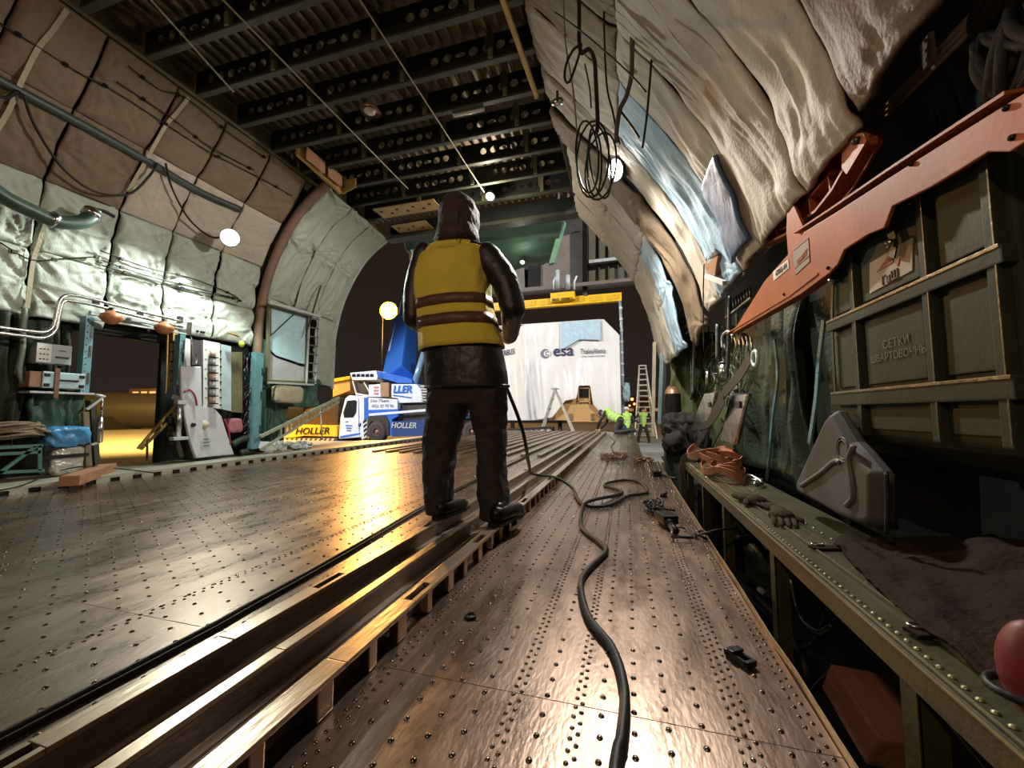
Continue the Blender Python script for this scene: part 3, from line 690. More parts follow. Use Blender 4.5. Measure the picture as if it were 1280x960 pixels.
# ---- generic smaller people
def figure(label, foot, H=1.75, yaw=0, pose='stand', helmet=True, vest=VESTG, legs=DENIM, group=None):
    foot = V(foot); t = thing('person', label, 'person', tuple(foot), yaw); R = Matrix.Rotation(yaw, 3, 'Z'); s = H / 1.75
    def P(x, y, z): return foot + R @ (V((x, y, z)) * s)
    if pose == 'stand': hipz = .9; hip = (0, 0, .9); ch = (0, .02, 1.35); hd = (0, .05, 1.62); ft = [(-.13, -.03, 0), (.15, .05, 0)]; kn = [(-.12, .03, .48), (.13, .06, .48)]; el = [(-.28, -.02, 1.12), (.28, -.02, 1.12)]; hn = [(-.18, .20, 1.02), (.17, .2, 1.03)]
    elif pose == 'hips': hip = (0, 0, .9); ch = (0, .02, 1.35); hd = (0, .03, 1.62); ft = [(-.26, 0, 0), (.26, 0, 0)]; kn = [(-.19, .03, .48), (.19, .03, .48)]; el = [(-.42, .0, 1.15), (.42, .0, 1.15)]; hn = [(-.2, .06, .98), (.2, .06, .98)]
    elif pose == 'walk': hip = (0, 0, .9); ch = (0, .04, 1.35); hd = (0, .08, 1.62); ft = [(-.1, .35, 0), (.1, -.3, 0)]; kn = [(-.1, .22, .5), (.1, -.02, .47)]; el = [(-.27, -.05, 1.12), (.27, .02, 1.12)]; hn = [(-.26, .12, .92), (.26, .18, .95)]
    else: hip = (0, -.25, .42); ch = (0, .22, .62); hd = (0, .50, .62); ft = [(-.15, -.62, .02), (.15, -.6, .02)]; kn = [(-.15, -.12, .05), (.16, -.1, .05)]; el = [(-.26, .38, .38), (.26, .40, .36)]; hn = [(-.14, .55, .12), (.14, .58, .12)]
    b = MB(); h = P(*hd); b.ball(h, .1 * s, 12, 8, (.82, .95, 1.15)); f = R @ V((0, .1, -.01)) * s; b.ball(h + f, .02 * s, 6, 5); b.ball(h + f * .8 + V((0, 0, -.05 * s)), .02 * s, 6, 5)
    chain(b, [P(*hd), P(*ch), P(*hip)], [.055 * s, .12 * s, .11 * s], 10, 2)
    sh = [V(ch) + V((-.19, 0, .06)), V(ch) + V((.19, 0, .06))]
    for i in (0, 1):
        chain(b, [P(*sh[i]), P(*el[i]), P(*hn[i])], [.045 * s, .038 * s, .03 * s], 8, 2); chain(b, [P(*hip), P(*kn[i]), P(*V(ft[i]) + V((0, 0, .06)))], [.08 * s, .055 * s, .04 * s], 8, 2)
        d = (V(hn[i]) - V(el[i])).normalized(); d = R @ d; hand(b, P(*hn[i]), d, R @ V((0, .2, -1)), s * 1.0, .7, 1 if i else -1)
    body = fuse(b.build('body', SKN, t), .016 * s, 1)
    b = MB(); chain(b, [P(*(V(ch) + V((0, 0, .1)))), P(*ch), P(*hip)], [.11 * s, .165 * s, .15 * s], 12, 3); 
    for i in (0, 1): b.ball(P(*(V(sh[i]) * .8 + V(ch) * .2)), .09 * s, 10, 7)
    o = fuse(b.build('vest', vest, t), .02 * s, 2)
    b = MB(); c0 = P(*(V(ch) * .5 + V(hip) * .5)); 
    ax = (P(*ch) - P(*hip)).normalized()
    for q in (-.05, .08): u = ax.orthogonal().normalized(); w = ax.cross(u); b.tube([c0 + ax * q * s + (u * math.cos(a) + w * math.sin(a)) * .163 * s for a in np.linspace(0, 2 * PI, 20)[:-1]], .016 * s, 5, closed=True)
    b.build('reflective_band', BANDW, o)
    b = MB()
    for i in (0, 1): chain(b, [P(*sh[i]), P(*el[i]), P(*(V(hn[i]) * .9 + V(el[i]) * .1))], [.065 * s, .055 * s, .045 * s], 8, 3)
    fuse(b.build('sleeves', JKT, t), .018 * s, 1)
    b = MB(); chain(b, [P(*(V(hip) + V((-.05, 0, 0)))), P(*(V(hip) + V((.05, 0, 0))))], [.135 * s, .135 * s], 10, 2)
    for i in (0, 1): chain(b, [P(*(V(hip) + V((-.06 if i == 0 else .06, 0, -.03)))), P(*kn[i]), P(*(V(ft[i]) + V((0, 0, .1))))], [.11 * s, .085 * s, .07 * s], 10, 3)
    fuse(b.build('trousers', legs, t), .02 * s, 1)
    for i in (0, 1):
        b = MB(); f0 = V(ft[i]); b.tube([P(*(f0 + V((0, -.07, .05)))), P(*(f0 + V((0, .05, .05)))), P(*(f0 + V((0, .18, .035))))], [.04 * s, .048 * s, .03 * s], 10)
        for v in range(len(b.v)): q = b.v[v]; b.v[v] = (q[0], q[1], max(q[2], foot.z + .002))
        b.build('shoe', BLKM, t)
    if helmet:
        b = MB(); b.revolve(P(*(V(hd) + V((0, 0, .0)))), (0, 0, 1), [(.145 * s, .03 * s), (.118 * s, .035 * s), (.116 * s, .08 * s), (.085 * s, .125 * s), (.03 * s, .145 * s), (.001, .146 * s)], 16); b.build('helmet', helmet if not isinstance(helmet, bool) else WHT, t)
    else:
        b = MB(); b.ball(P(*(V(hd) + V((0, -.015, .03)))), .112 * s, 12, 8, (.85, .95, 1.1)); b.build('beanie', JKT, t)
    return t
figure('worker in lime vest kneeling at the far end of the deck, dark cap', (at(768, 544, y=14.0).x, 14.0, 0), 1.8, 1.15, 'kneel', False, legs=JKT)
p = at(784, 530, y=18.3); figure('worker in white helmet and lime vest beside the white container', (p.x, p.y, -.78), 1.72, .3, 'stand', True)
p = at(804, 530, y=20.6); figure('worker in lime vest standing legs apart in front of the tall ladder', (p.x, p.y, -.78), 1.72, 3.3, 'hips', False, legs=JKT)
p = at(640, 541, z=-.78); figure('worker in white helmet left of the container, partly behind the hooded person', (p.x, p.y, -.78), 1.85, -.9, 'stand', True, legs=JKT)
p = at(579, 547, z=-.78); figure('worker seen between the legs of the hooded person, walking on the apron', (p.x, p.y, -.78), 1.75, -1.2, 'walk', True)
# ================================================================ THINGS ON THE DECK
hp = [(640, 556, .14), (645, 575, .04), (665, 592, .10), (695, 597, .096), (715, 610, .03), (728, 630, .015), (760, 632, .015), (785, 620, .015), (809, 615, .015), (800, 603, .015), (780, 600, .015), (755, 606, .015), (777, 614, .015), (770, 619, .015), (735, 627, .035), (727, 640, .015), (728, 660, .015), (752, 680, .015), (757, 690, .015), (735, 712, .015), (726, 730, .015), (735, 770, .015), (765, 810, .015), (780, 860, .015), (777, 920, .015), (768, 970, .015)]
P = [cx(628, 440, yb + .3), cx(630, 500, yb + .33), V((-.86, 2.62, .5))]
P = [(LWr + RWr) / 2 + V((.02, .18, -.04)), V((-.70, 2.62, .62)), V((-.72, 2.95, .30))] + [at(px, py, z=z) for px, py, z in hp[2:]]
P.append(V((-.06, .3, .015)))
solo(MB().tube(spline(P, 8), .0125, 10), 'power_cable', BLK, 'thick black cable running from the person and snaking across the right deck plates', 'cable')
P = [V((-1.275, YB, .012)), V((-1.27, .55, .012)), V((-1.29, 1.17, .012)), V((-1.33, 1.7, .012)), V((-1.42, 2.6, .012)), V((-1.47, 3.6, .012)), V((-1.5, 6, .012))]
solo(MB().tube(spline(P, 6), .009, 8), 'deck_cable', BLK, 'straight black cable lying along the deck left of the rails', 'cable')
solo(MB().tube(spline([p_ + V((.018, 0, -.002)) for p_ in P], 6), .005, 6), 'thin_wire', BLK, 'thin dark wire lying beside the straight deck cable', 'cable')
# chain lump with ratchet
def link(b, c, ang, r=.016, w=.004, tilt=0):
    R = Euler((tilt, 0, ang)).to_matrix(); b.tube([V(c) + R @ V((math.cos(a) * r * .65, math.sin(a) * r * 1.2, 0)) for a in np.linspace(0, 2 * PI, 11)[:-1]], w, 6, closed=True)
t = thing('ratchet_tensioner', 'black cargo chain tensioner with hook lying on the right deck', 'tensioner', tuple(at(832, 652, z=0)))
pa, pb = at(815, 632, z=.03), at(845, 664, z=.03); d = (pb - pa)
b = MB(); b.cyl(pa + d * .25, pa + d * .55, .028, .026, 12); b.cyl(pa + d * .5, pa + d * .82, .036, .030, 12); b.box(pa + d * .66 + V((0, 0, .02)), (.09, .13, .05), (0, 0, .35), .01); b.cyl(pa + d * .8, pb, .022, .018, 12); b.build('barrel', BLKM, t)
b = MB(); b.bar(pa + d * .3 + V((-.02, 0, .03)), pa + d * .62 + V((.05, 0, .06)), .02, .012); b.build('lever', BLKM, t)
b = MB()
for i in range(16): q = pa + d * (-.08 + .02 * i) + V((rng.uniform(-.05, .05), rng.uniform(-.03, .03), rng.uniform(-.01, .04))); link(b, q, rng.rand() * 6, .026, .007, rng.uniform(-.8, .8))
b.build('chain', BLKM, t)
b = MB(); q = at(851, 669, z=.02); b.tube([q + V((x_, y_, z_)) for x_, y_, z_ in ((-.04, .06, .02), (.03, .05, .03), (.05, -.05, .005), (-.05, -.06, .005))], .009, 6, closed=True); b.build('shackle', DSTEEL, t)
t = thing('strap_buckle', 'small black metal buckle lying near the right edge of the deck', 'buckle', tuple(at(925, 820, z=0)))
pa, pb = at(910, 812, z=.012), at(938, 830, z=.012); d = pb - pa; sd = d.cross(V((0, 0, 1))).normalized()
b = MB(); b.bar(pa, pa + d * .45, .034, .018, bev=.003); b.bar(pa + d * .2 + V((0, 0, .012)), pa + d * .5 + V((0, 0, .012)), .04, .008, bev=.002); b.build('jaw', BLKM, t)
b = MB(); b.bar(pa + d * .4 + sd * .013, pb + sd * .015, .008, .014); b.bar(pa + d * .4 - sd * .013, pb - sd * .015, .008, .014); b.bar(pb + sd * .018, pb - sd * .018, .01, .016); b.build('frame', BLKM, t)
q = at(588, 772, z=0); b = MB(); b.tube([q + V((math.cos(a) * .018, math.sin(a) * .018, .006)) for a in np.linspace(0, 2 * PI, 15)[:-1]], .0045, 6, closed=True); b.cyl(q, q + V((0, 0, .006)), .014, .014, 12)
solo(b, 'tie_down_ring', BLKM, 'small dark tie-down ring in the deck plate behind the hooded person', 'ring')
t = thing('hook_clamp', 'small dark clamp lying on the right deck beside the bench legs', 'clamp', tuple(at(826, 592, z=0)))
q = at(820, 592, z=.03); b = MB(); b.box(q, (.09, .10, .06), (0, 0, .3), .015); b.build('body', BLKM, t); b = MB(); b.tube([q, q + V((.1, -.1, -.01)), q + V((.17, -.22, -.015))], .012, 8); b.build('handle', BLKM, t)
q = at(829, 618, z=.02); b = MB(); b.cyl(q - V((0, 0, .02)), q + V((0, 0, .012)), .03, .024, 12); b.cyl(q, q + V((.03, 0, .02)), .015, .012, 8); solo(b, 'floor_fitting', BLKM, 'little round dark fitting on the deck beyond the chain tensioner', 'fitting')
for nm, x0, x1, y0, lab in (('chain_pile', 752, 783, 570, 'heap of brown chain across the deck joint, left heap'), ('chain_pile', 792, 815, 573, 'heap of brown chain near the right deck edge')):
    b = MB()
    for i in range(70):
        px = x0 + (x1 - x0) * rng.rand(); py = y0 + rng.normal() * 1.6; q = at(px, py, z=.01 + rng.rand() * .05); q.x = min(q.x, .34) if q.y < 5.9 else min(q.x, .14); link(b, q, rng.rand() * 6, .028, .008, rng.uniform(-.9, .9))
    tagp(b.build(nm, mat('chain_rust_' + str(x0), (.20, .12, .08), .5, .7, .4, 20)), lab, 'chain', None, 'stuff')
b = MB(); b.tube(spline([at(762, 545, z=.008), at(768, 552, z=.008), at(764, 558, z=.008), at(768, 566, z=.008)], 6), .012, 6); solo(b, 'loose_rope', DSTEEL, 'loose dark rope lying on the far deck before the kneeling worker', 'rope')
# ================================================================ LEFT WALL FITTINGS
XL = -5.6
def L(px, py, x=XL): return at(px, py, x=x)
def pl(pts, x=XL, n=6): return spline([L(*p, x=x) for p in pts], n)
t = thing('air_duct', 'thick dark green air duct with elbow on the left wall', 'duct', tuple(L(60, 270, -5.42)))
MB().tube(pl([(-60, 195), (0, 243), (45, 266), (72, 277), (98, 278), (112, 272), (117, 262)], -5.40), .068, 14).build('pipe', mat('duct_green', (.028, .06, .042), .4, 0, .3, 6), t)
for p, q in (((62, 272), (70, 276)), ((112, 270), (116, 264))):
    MB().cyl(L(*p, x=-5.40), L(*q, x=-5.40), .076, .076, 16).build('clamp', STEEL, t)
MB().tube(pl([(122, 262), (132, 265), (143, 271)], -5.5), .02, 8).build('nozzle', BLKM, t)
pc = lambda z: float(np.interp(z, [1.6, 2.2, 2.9, 3.5, 4.0, 4.4], [-5.75, -5.80, -5.7, -5.42, -5.05, -4.8]))
def onwall(px, py, off=.07):
    x = -5.5
    for i in range(12): q = at(px, py, x=x); x = pc(min(4.4, q.z)) + off
    return at(px, py, x=x)
def wpl(pts, off=.07, n=6): return spline([onwall(*p, off) for p in pts], n)
solo(MB().tube(wpl([(-10, 95), (30, 117), (110, 160), (190, 205), (250, 240), (300, 262)], .05), .045, 12), 'wall_pipe', mat('pipe_green', (.030, .042, .028), .5, 0, .3, 6), 'long dark green pipe crossing the upper left wall quilts', 'pipe')
solo(MB().tube([onwall(20, 112, .09)] + wpl([(30, 120), (45, 160), (80, 212), (120, 240), (160, 243), (185, 222), (197, 204)], .14, 8), .012, 8), 'hanging_cable', BLK, 'black cable swagged below the green pipe, left loop', 'cable', 'black cables swagged on the left wall')
solo(MB().tube(wpl([(207, 204), (215, 235), (235, 272), (258, 293), (275, 297), (292, 288)], .14, 8), .012, 8), 'hanging_cable', BLK, 'black cable hanging down to the left wall lamp', 'cable', 'black cables swagged on the left wall')
solo(MB().tube(wpl([(-8, 118), (8, 122), (22, 114)], .12, 6), .014, 8), 'hanging_cable', BLK, 'short end of black cable entering at the left picture edge', 'cable', 'black cables swagged on the left wall')
for i, (pts, lab) in enumerate((([(0, 29), (50, 60), (97, 90), (140, 112), (207, 155), (262, 190), (330, 225), (365, 245)], 'long dark tube line over the upper left quilts'), ([(160, 82), (200, 112), (235, 124), (285, 165), (330, 196)], 'upper short tube line below the longeron'), ([(146, 102), (215, 148), (260, 182), (318, 213)], 'lower short tube line below the longeron'), ([(0, 303), (40, 325), (82, 323), (125, 321)], 'thin dark line across the pale left quilts'), ([(125, 313), (185, 335), (240, 348), (290, 368), (300, 376)], 'top one of three thin lines under the lit quilts'), ([(126, 325), (185, 345), (245, 360), (297, 374)], 'middle one of three thin lines under the lit quilts'), ([(128, 332), (190, 350), (245, 364), (290, 372)], 'bottom one of three thin lines under the lit quilts'))):
    b = MB(); P = wpl(pts, .075); b.tube(P, .007, 6)
    for k in range(3, len(P), 7): b.box(P[k], (.03, .035, .03))
    solo(b, 'tube_line', BLKM, lab, 'tube', 'thin tube lines on the left wall')
for pts, lab in (([(84, 12), (66, 38), (48, 60), (30, 95), (22, 113), (10, 140), (-5, 165)], 'pale strap down the nearest seam of the left quilts'), ([(236, 122), (222, 140), (208, 156), (195, 178), (184, 198), (170, 222), (160, 240)], 'pale strap down the middle seam of the left quilts'), ([(62, 262), (50, 300), (42, 325), (37, 360), (34, 385)], 'grey strap from the duct elbow to the lower edge of the quilts'), ([(320, 60), (322, 61)], 'x')):
    if lab == 'x': continue
    b = MB(); P = wpl(pts, .075)
    for a, c in zip(P, P[1:]): b.bar(a, c, .035, .006, (1, 0, 0))
    solo(b, 'seam_strap', KHAK, lab, 'strap', 'straps on the left wall')
for dz, lab in ((0, 'upper polished pipe of the pair bending along the left wall'), (7, 'lower polished pipe of the pair bending along the left wall')):
    P = pl([(-20, 407 + dz), (0, 409 + dz), (30, 413 + dz), (55, 415 + dz), (66 + dz * .5, 408 + dz * .6), (71 + dz * .5, 390), (76 + dz * .4, 374 + dz * .5), (88, 369 + dz), (115, 374 + dz), (150, 383 + dz), (195, 394 + dz), (228, 402 + dz)], -5.45, 8)
    solo(MB().tube(P, .016, 10), 'polished_pipe', STEEL, lab, 'pipe', 'polished pipe pair')
t = thing('door_header', 'worn silver header rail above the side opening', 'rail', tuple(L(170, 400)))
b = MB(); b.bar(L(112, 391), L(236, 411), .05, .045, bev=.004); b.bar(L(112, 398), L(236, 418), .04, .02); b.build('rail', LGREY, t)
for p in ((120, 378), (175, 392), (225, 400)):
    b = MB(); b.box(L(*p, x=-5.5), (.06, .04, .09), None, .005); b.build('bracket', DSTEEL, t)
for (px, py, lab) in ((139, 398, 'left orange dome cover under the door header'), (205, 411, 'right orange dome cover under the door header')):
    t = thing('dome_cover', lab, 'cover', tuple(L(px, py, -5.42)), 0, 'orange domes under the door header'); q = L(px, py, -5.42)
    MB().revolve(q + V((0, 0, .06)), (0, 0, -1), [(.02, -.03), (.05, 0), (.09, .02), (.10, .06), (.06, .11), (.001, .13)], 18).build('dome', mat('copper_cap' + str(px), (.50, .20, .08), .4, .3, .3, 9), t)
    MB().cyl(q + V((0, 0, .05)), q + V((0, 0, .12)), .025, .02, 10).build('mount', BLKM, t)
q = L(246, 412, -5.38)
t = thing('junction_box', 'speckled grey junction box at the right end of the door header', 'box', tuple(q - V((0, 0, .09))))
MB().box(q, (.10, .20, .17), None, .03).build('case', LGREY, t)
b = MB()
for dy in (-.03, .02, .05): b.cyl(q + V((.05, dy, -.03)), q + V((.065, dy, -.03)), .014, .014, 8)
b.build('connector', BLKM, t)
solo(MB().tube(pl([(239, 420), (240, 440), (241, 450), (245, 454), (246, 447), (244, 441)], -5.4), .010, 8), 'hook', STEEL, 'steel hook hanging under the grey junction box', 'hook')
# posts beside the opening
def post(name, px0, px1, py0, py1, m, lab, x=XL, dep=.10, cat='post'):
    t = thing(name, lab, cat, tuple(L((px0 + px1) / 2, py1, x))); a, c = L(px0, py0, x), L(px1, py0, x); z0 = L(px1, py1, x).z
    b = MB(); b.box(((a.x), (a.y + c.y) / 2, (a.z + z0) / 2), (dep, abs(c.y - a.y), a.z - z0), None, .006); b.build('column', m, t)
    n = 12
    for i in range(n): b = MB(); b.cyl((a.x + dep / 2, a.y + .02, z0 + (a.z - z0) * (i + .5) / n), (a.x + dep / 2 + .004, a.y + .02, z0 + (a.z - z0) * (i + .5) / n), .006, .006, 8); b.build('bolt', DSTEEL, t)
    for i in (.2, .55, .8): b = MB(); b.box((a.x + dep / 2, c.y - .02, z0 + (a.z - z0) * i), (.01, .02, .12)); b.build('strap_plate', DSTEEL, t)
    return t
post('frame_post', 104, 115, 395, 493, CYAN, 'turquoise frame post left of the side opening')
post('frame_post', 222, 229, 418, 482, CYAN, 'narrow turquoise post right of the side opening')
t = thing('edge_strip', 'yellow edge strip with dark rungs right of the side opening', 'strip', tuple(L(217, 482, -5.75)))
b = MB(); b.bar(L(218, 412, -5.75), L(216, 482, -5.75), .06, .05, (1, 0, 0)); b.build('strip', YPRM, t)
b = MB()
for i in range(5): b.box(L(217, 428 + i * 12, -5.70), (.02, .07, .02))
b.build('rung', BLKM, t)
solo(MB().tube(pl([(210, 418), (209, 440), (208, 478), (207, 492)], -5.6), .012, 8), 'brass_rod', mat('brass', (.5, .3, .08), .35, .8), 'brass rod hanging inside the right edge of the side opening', 'rod')
# green left fabric curtains
def cloth(name, c0, c1, z0, z1, x, m, label, amp=.03, n=36, folds=9, cat='cover', thick=.012, ph=0, taper=0):
    """hanging fabric between y=c0..c1"""
    U, S = np.meshgrid(np.linspace(0, 1, n), np.linspace(0, 1, 26), indexing='ij'); k = rng.rand() * 40
    h = amp * (ridge(U * folds + k + noise(U * 3 + k, S * 2) * 1.5, S * 1.3 + k) - .5) * 2 + amp * .8 * (noise(U * 4 + k, S * 5 + k) - .5)
    yy = c0 + (c1 - c0) * (U + taper * (S) * (.5 - U)) + amp * .6 * (noise(S * 5 + k, U * 3) - .5); zz = z1 + (z0 - z1) * S + .02 * (noise(U * 6 + k, S) - .5)
    b = MB().grid(np.stack([x + h, yy, zz], -1)); o = b.build(name, m); md = o.modifiers.new('s', 'SOLIDIFY'); md.thickness = thick; return tagp(o, label, cat)
a = L(0, 395, -5.72); 
cloth('fabric_cover', 2.02, 2.42, .35, 1.66, -5.72, GBAG, 'dark green fabric cover at the far left picture edge', .05)
cloth('fabric_cover', 2.42, 2.82, .55, 1.68, -5.84, GBAG, 'dark green fabric behind the grey control box', .04)
cloth('fabric_cover', 2.46, 2.84, .42, .92, -5.66, QN, 'green bundled fabric under the shelf with the metal case', .05, folds=7)
solo(MB().tube(pl([(31, 385), (29, 410), (28, 440), (24, 462), (29, 480)], -5.6), .022, 8), 'vertical_pipe', mat('dull_green', (.18, .24, .18), .5), 'dull green vertical pipe left of the grey control box', 'pipe')
# control box
t = thing('control_box', 'grey control box with white label plate above the metal case', 'box', tuple(L(63, 457, -5.6)))
a, c = L(42, 428, -5.6), L(85, 457, -5.6); b = MB(); b.box((-5.62, (a.y + c.y) / 2, (a.z + c.z) / 2), (.14, c.y - a.y, a.z - c.z), None, .008); b.build('case', mat('box_grey', (.32, .37, .36), .5), t)
b = MB(); b.box((-5.548, a.y + .055, (a.z + c.z) / 2), (.006, .105, a.z - c.z - .02)); b.build('label_plate', WHT, t)
b = MB()
for i in range(4):
    for j in range(3): b.box((-5.544, a.y + .03 + j * .025, a.z - .06 - i * .05), (.003, .014, .011))
for i in range(3): b.box((-5.544, a.y + .19, a.z - .06 - i * .07), (.003, .10 if i else .05, .008 if i != 1 else .016))
b.build('print', BLKM, t)
t = thing('metal_case', 'light blue metal case strapped on the shelf, brown left end', 'case', tuple(L(75, 487, -5.55)))
a, c = L(50, 464, -5.55), L(102, 487, -5.55); b = MB(); b.box((-5.62, (a.y + c.y) / 2, (a.z + c.z) / 2), (.24, c.y - a.y, a.z - c.z), None, .01); b.build('case', mat('case_blue', (.38, .54, .58), .35, .3), t)
b = MB(); b.box((-5.62, a.y - .045, (a.z + c.z) / 2), (.22, .08, a.z - c.z - .01), None, .008); b.build('end_block', mat('brown_end', (.30, .16, .10), .6), t)
b = MB()
for y_ in (a.y + .03, c.y - .03):
    for z_ in (a.z - .035, c.z + .03): b.box((-5.496, y_, z_), (.012, .04, .03), None, .004)
b.box((-5.497, (a.y + c.y) / 2 + .03, (a.z + c.z) / 2), (.01, .15, .018)); b.build('latch', BLKM, t)
s = MB(); s.box((-5.49, a.y + .10, (a.z + c.z) / 2 - .03), (.006, .035, .30)); s.box((-5.62, a.y + .10, a.z + .006), (.25, .035, .006)); s.build('strap', BRWN, t)
t = thing('shelf', 'thin grey shelf under the metal case', 'shelf', tuple(L(75, 492, -5.6))); a, c = L(30, 489, -5.58), L(112, 491, -5.58)
b = MB(); b.box((-5.65, (a.y + c.y) / 2, c.z - .015), (.32, c.y - a.y, .02), None, .003); b.build('board', LGREY, t); b = MB(); b.box((-5.72, c.y - .06, c.z - .09), (.12, .02, .13)); b.box((-5.72, a.y + .08, c.z - .09), (.12, .02, .13)); b.build('bracket', DSTEEL, t)
# rope coil
t = thing('rope_coil', 'coil of tan rope on the green rack at the left', 'rope', tuple(L(20, 552, -5.5))); q = L(14, 548, -5.55); b = MB()
for i in range(9):
    r = .13 + .025 * rng.rand(); o_ = V((rng.normal() * .015, rng.normal() * .02, .012 + i * .016)); b.tube([q + o_ + V((math.cos(a) * r * .8, math.sin(a) * r * 1.35, .01 * math.sin(a * 3 + i))) for a in np.linspace(0, 2 * PI, 28)[:-1]], .013, 7, closed=True)
b.tube(spline([q + V((.1, .1, .1)), q + V((.12, .2, .05)), q + V((.08, .28, .02))], 6), .014, 7); b.build('strands', ROPE, t)
# green rack
t = thing('green_rack', 'green tube rack with a diagonal brace at the far left', 'rack', tuple(L(25, 592, -5.5)))
for p, q in (((-30, 561), (53, 557)), ((-30, 569), (50, 565)), ((49, 557), (49, 588)), ((-2, 592), (44, 558)), ((-30, 592), (55, 588)), ((-28, 560), (-28, 592))):
    b = MB(); b.bar(L(*p, x=-5.42), L(*q, x=-5.42), .028, .028, (1, 0, 0)); b.build('tube', TEAL, t)
b = MB(); a, c = L(-30, 558, -5.42), L(53, 556, -5.42); b.box((-5.58, (a.y + c.y) / 2, c.z + .005), (.34, c.y - a.y, .012)); b.build('top_sheet', GRND, t)
# pack
FOIL = mat('silver_foil', (.62, .60, .55), .28, .5, .3, 9, .8, 40); BPLAS = mat('blue_plastic', (.06, .26, .52), .22, 0, .4, 9, .8, 30)
t = thing('wrapped_pack', 'foil wrapped pack with blue plastic top, strapped, left of the opening', 'pack', tuple(L(82, 588, -5.5)))
a, c = L(64, 556, -5.48), L(102, 587, -5.48)
def softbox(b, c0, size, amp, n=10):
    bm = bmesh.new(); bmesh.ops.create_cube(bm, size=1); bmesh.ops.subdivide_edges(bm, edges=bm.edges[:], cuts=n, use_grid_fill=True)
    vs = []
    for v in bm.verts:
        p = v.co.copy(); q = V([math.copysign(min(.5, abs(k)) ** .9 * .5 ** .1, k) for k in p]); r = 1 - .10 * max(0, (abs(p.x) * 2) ** 6 * (abs(p.y) * 2) ** 6 + (abs(p.z) * 2) ** 6 * (abs(p.y) * 2) ** 6 + (abs(p.x) * 2) ** 6 * (abs(p.z) * 2) ** 6)
        d = V((q.x * size[0], q.y * size[1], q.z * size[2])) * r
        e = float(ridge(np.array([d.x * 17 + d.z * 9 + 3]), np.array([d.y * 15 + d.z * 13 + 7]))[0] - .5) * amp
        vs.append(V(c0) + d + d.normalized() * e)
    bm.verts.index_update(); fs = [[v.index for v in f.verts] for f in bm.faces]; bm.free(); b.add(vs, fs, True); return b
b = MB(); softbox(b, (-5.58, (a.y + c.y) / 2, (a.z + .03) / 2 + .03), (.26, c.y - a.y, a.z - .05), .03); b.build('foil_body', FOIL, t)
b = MB(); softbox(b, (-5.58, (a.y + c.y) / 2 - .01, a.z + .07), (.32, c.y - a.y + .08, .20), .04); b.build('blue_top', BPLAS, t)
for z_, tl in ((a.z - .02, .1), (a.z - .12, 0)):
    b = MB(); b.box((-5.44, (a.y + c.y) / 2 - .02, z_), (.006, c.y - a.y + .10, .035), (tl, 0, 0)); b.build('strap', BLK, t)
# posts/cylinders by opening
solo(MB().bar(L(106, 515, -5.5), L(110, 584, -5.5), .05, .05, (1, 0, 0), .006), 'wooden_prop', mat('grey_wood', (.20, .16, .11), .8, 0, .4, 9, .5, 40), 'grey weathered wooden prop left of the side opening', 'prop')
solo(MB().bar(L(113, 500, -5.6), L(119, 582, -5.6), .05, .09, (1, 0, 0), .006), 'dark_prop', GRN, 'dark slanted prop against the edge of the side opening', 'prop')
t = thing('hydraulic_cylinder', 'small chrome hydraulic cylinder at the left edge of the opening', 'cylinder', tuple(L(126, 557, -5.5)))
MB().cyl(L(126, 522, -5.5), L(124, 553, -5.5), .027, .027, 14).build('barrel', STEEL, t); MB().cyl(L(128, 497, -5.5), L(127, 522, -5.5), .012, .012, 10).build('piston_rod', STEEL, t)
b = MB(); b.cyl(L(120, 494, -5.5), L(131, 496, -5.5), .018, .018, 10); b.bar(L(128, 497, -5.5), L(108, 512, -5.5), .02, .03, (1, 0, 0)); b.build('mount', LGREY, t); b = MB(); b.bar(L(124, 553, -5.5), L(114, 556, -5.5), .02, .03, (1, 0, 0)); b.build('mount', LGREY, t)
# wood block + floor wires
t = MB(); a, c = at(86, 608, z=.055), at(135, 590, z=.055); t.bar(a + V((0, 0, .045)), c + V((0, 0, .045)), .13, .09, bev=.008)
solo(t, 'wood_block', WOOD, 'reddish squared timber lying across the left deck rim', 'timber')
solo(MB().tube(spline([at(-10, 615, z=.09), at(30, 606, z=.075), at(62, 592, z=.09), at(105, 583, z=.16), at(150, 586, z=.09), at(192, 591, z=.075)], 6), .006, 6), 'floor_wire', BLK, 'thin dark wire draped over the timber on the left deck rim', 'wire')
# swing arm seen in the opening
t = thing('swing_arm', 'brown slotted swing arm slanting out through the side opening', 'arm', tuple(L(184, 575, -5.9)))
a, c = L(172, 561, -5.95), L(226, 499, -5.7); b = MB(); b.bar(a, c, .03, .02, (1, 0, 0)); a2, c2 = L(176, 562, -5.95), L(228, 509, -5.7); b.bar(a2, c2, .03, .02, (1, 0, 0))
for i in range(7): b.bar(a + (c - a) * (i + .5) / 7, a2 + (c2 - a2) * (i + .5) / 7, .02, .015, (1, 0, 0))
b.build('slotted_beam', YPRM, t); MB().bar(L(184, 548, -5.9), L(184, 576, -5.9), .018, .018, (1, 0, 0)).build('leg', BRWN, t)
MB().tube([L(209, 545, -5.8), L(203, 573, -5.8)], .004, 6).build('wire', BLK, t)
b = MB(); b.bar(L(215, 496, -5.7), L(232, 500, -5.6), .06, .05, (1, 0, 0), .01); b.build('hinge', LGREY, t)
t = thing('hinge_fitting', 'column of dark hinge fittings and a chrome cylinder right of the opening', 'hinge', tuple(L(224, 574, -5.6)))
b = MB(); b.bar(L(229, 500, -5.6), L(240, 572, -5.6), .06, .12, (1, 0, 0), .006); b.bar(L(214, 540, -5.7), L(224, 572, -5.7), .06, .12, (1, 0, 0), .01); b.build('bracket', GRN, t)
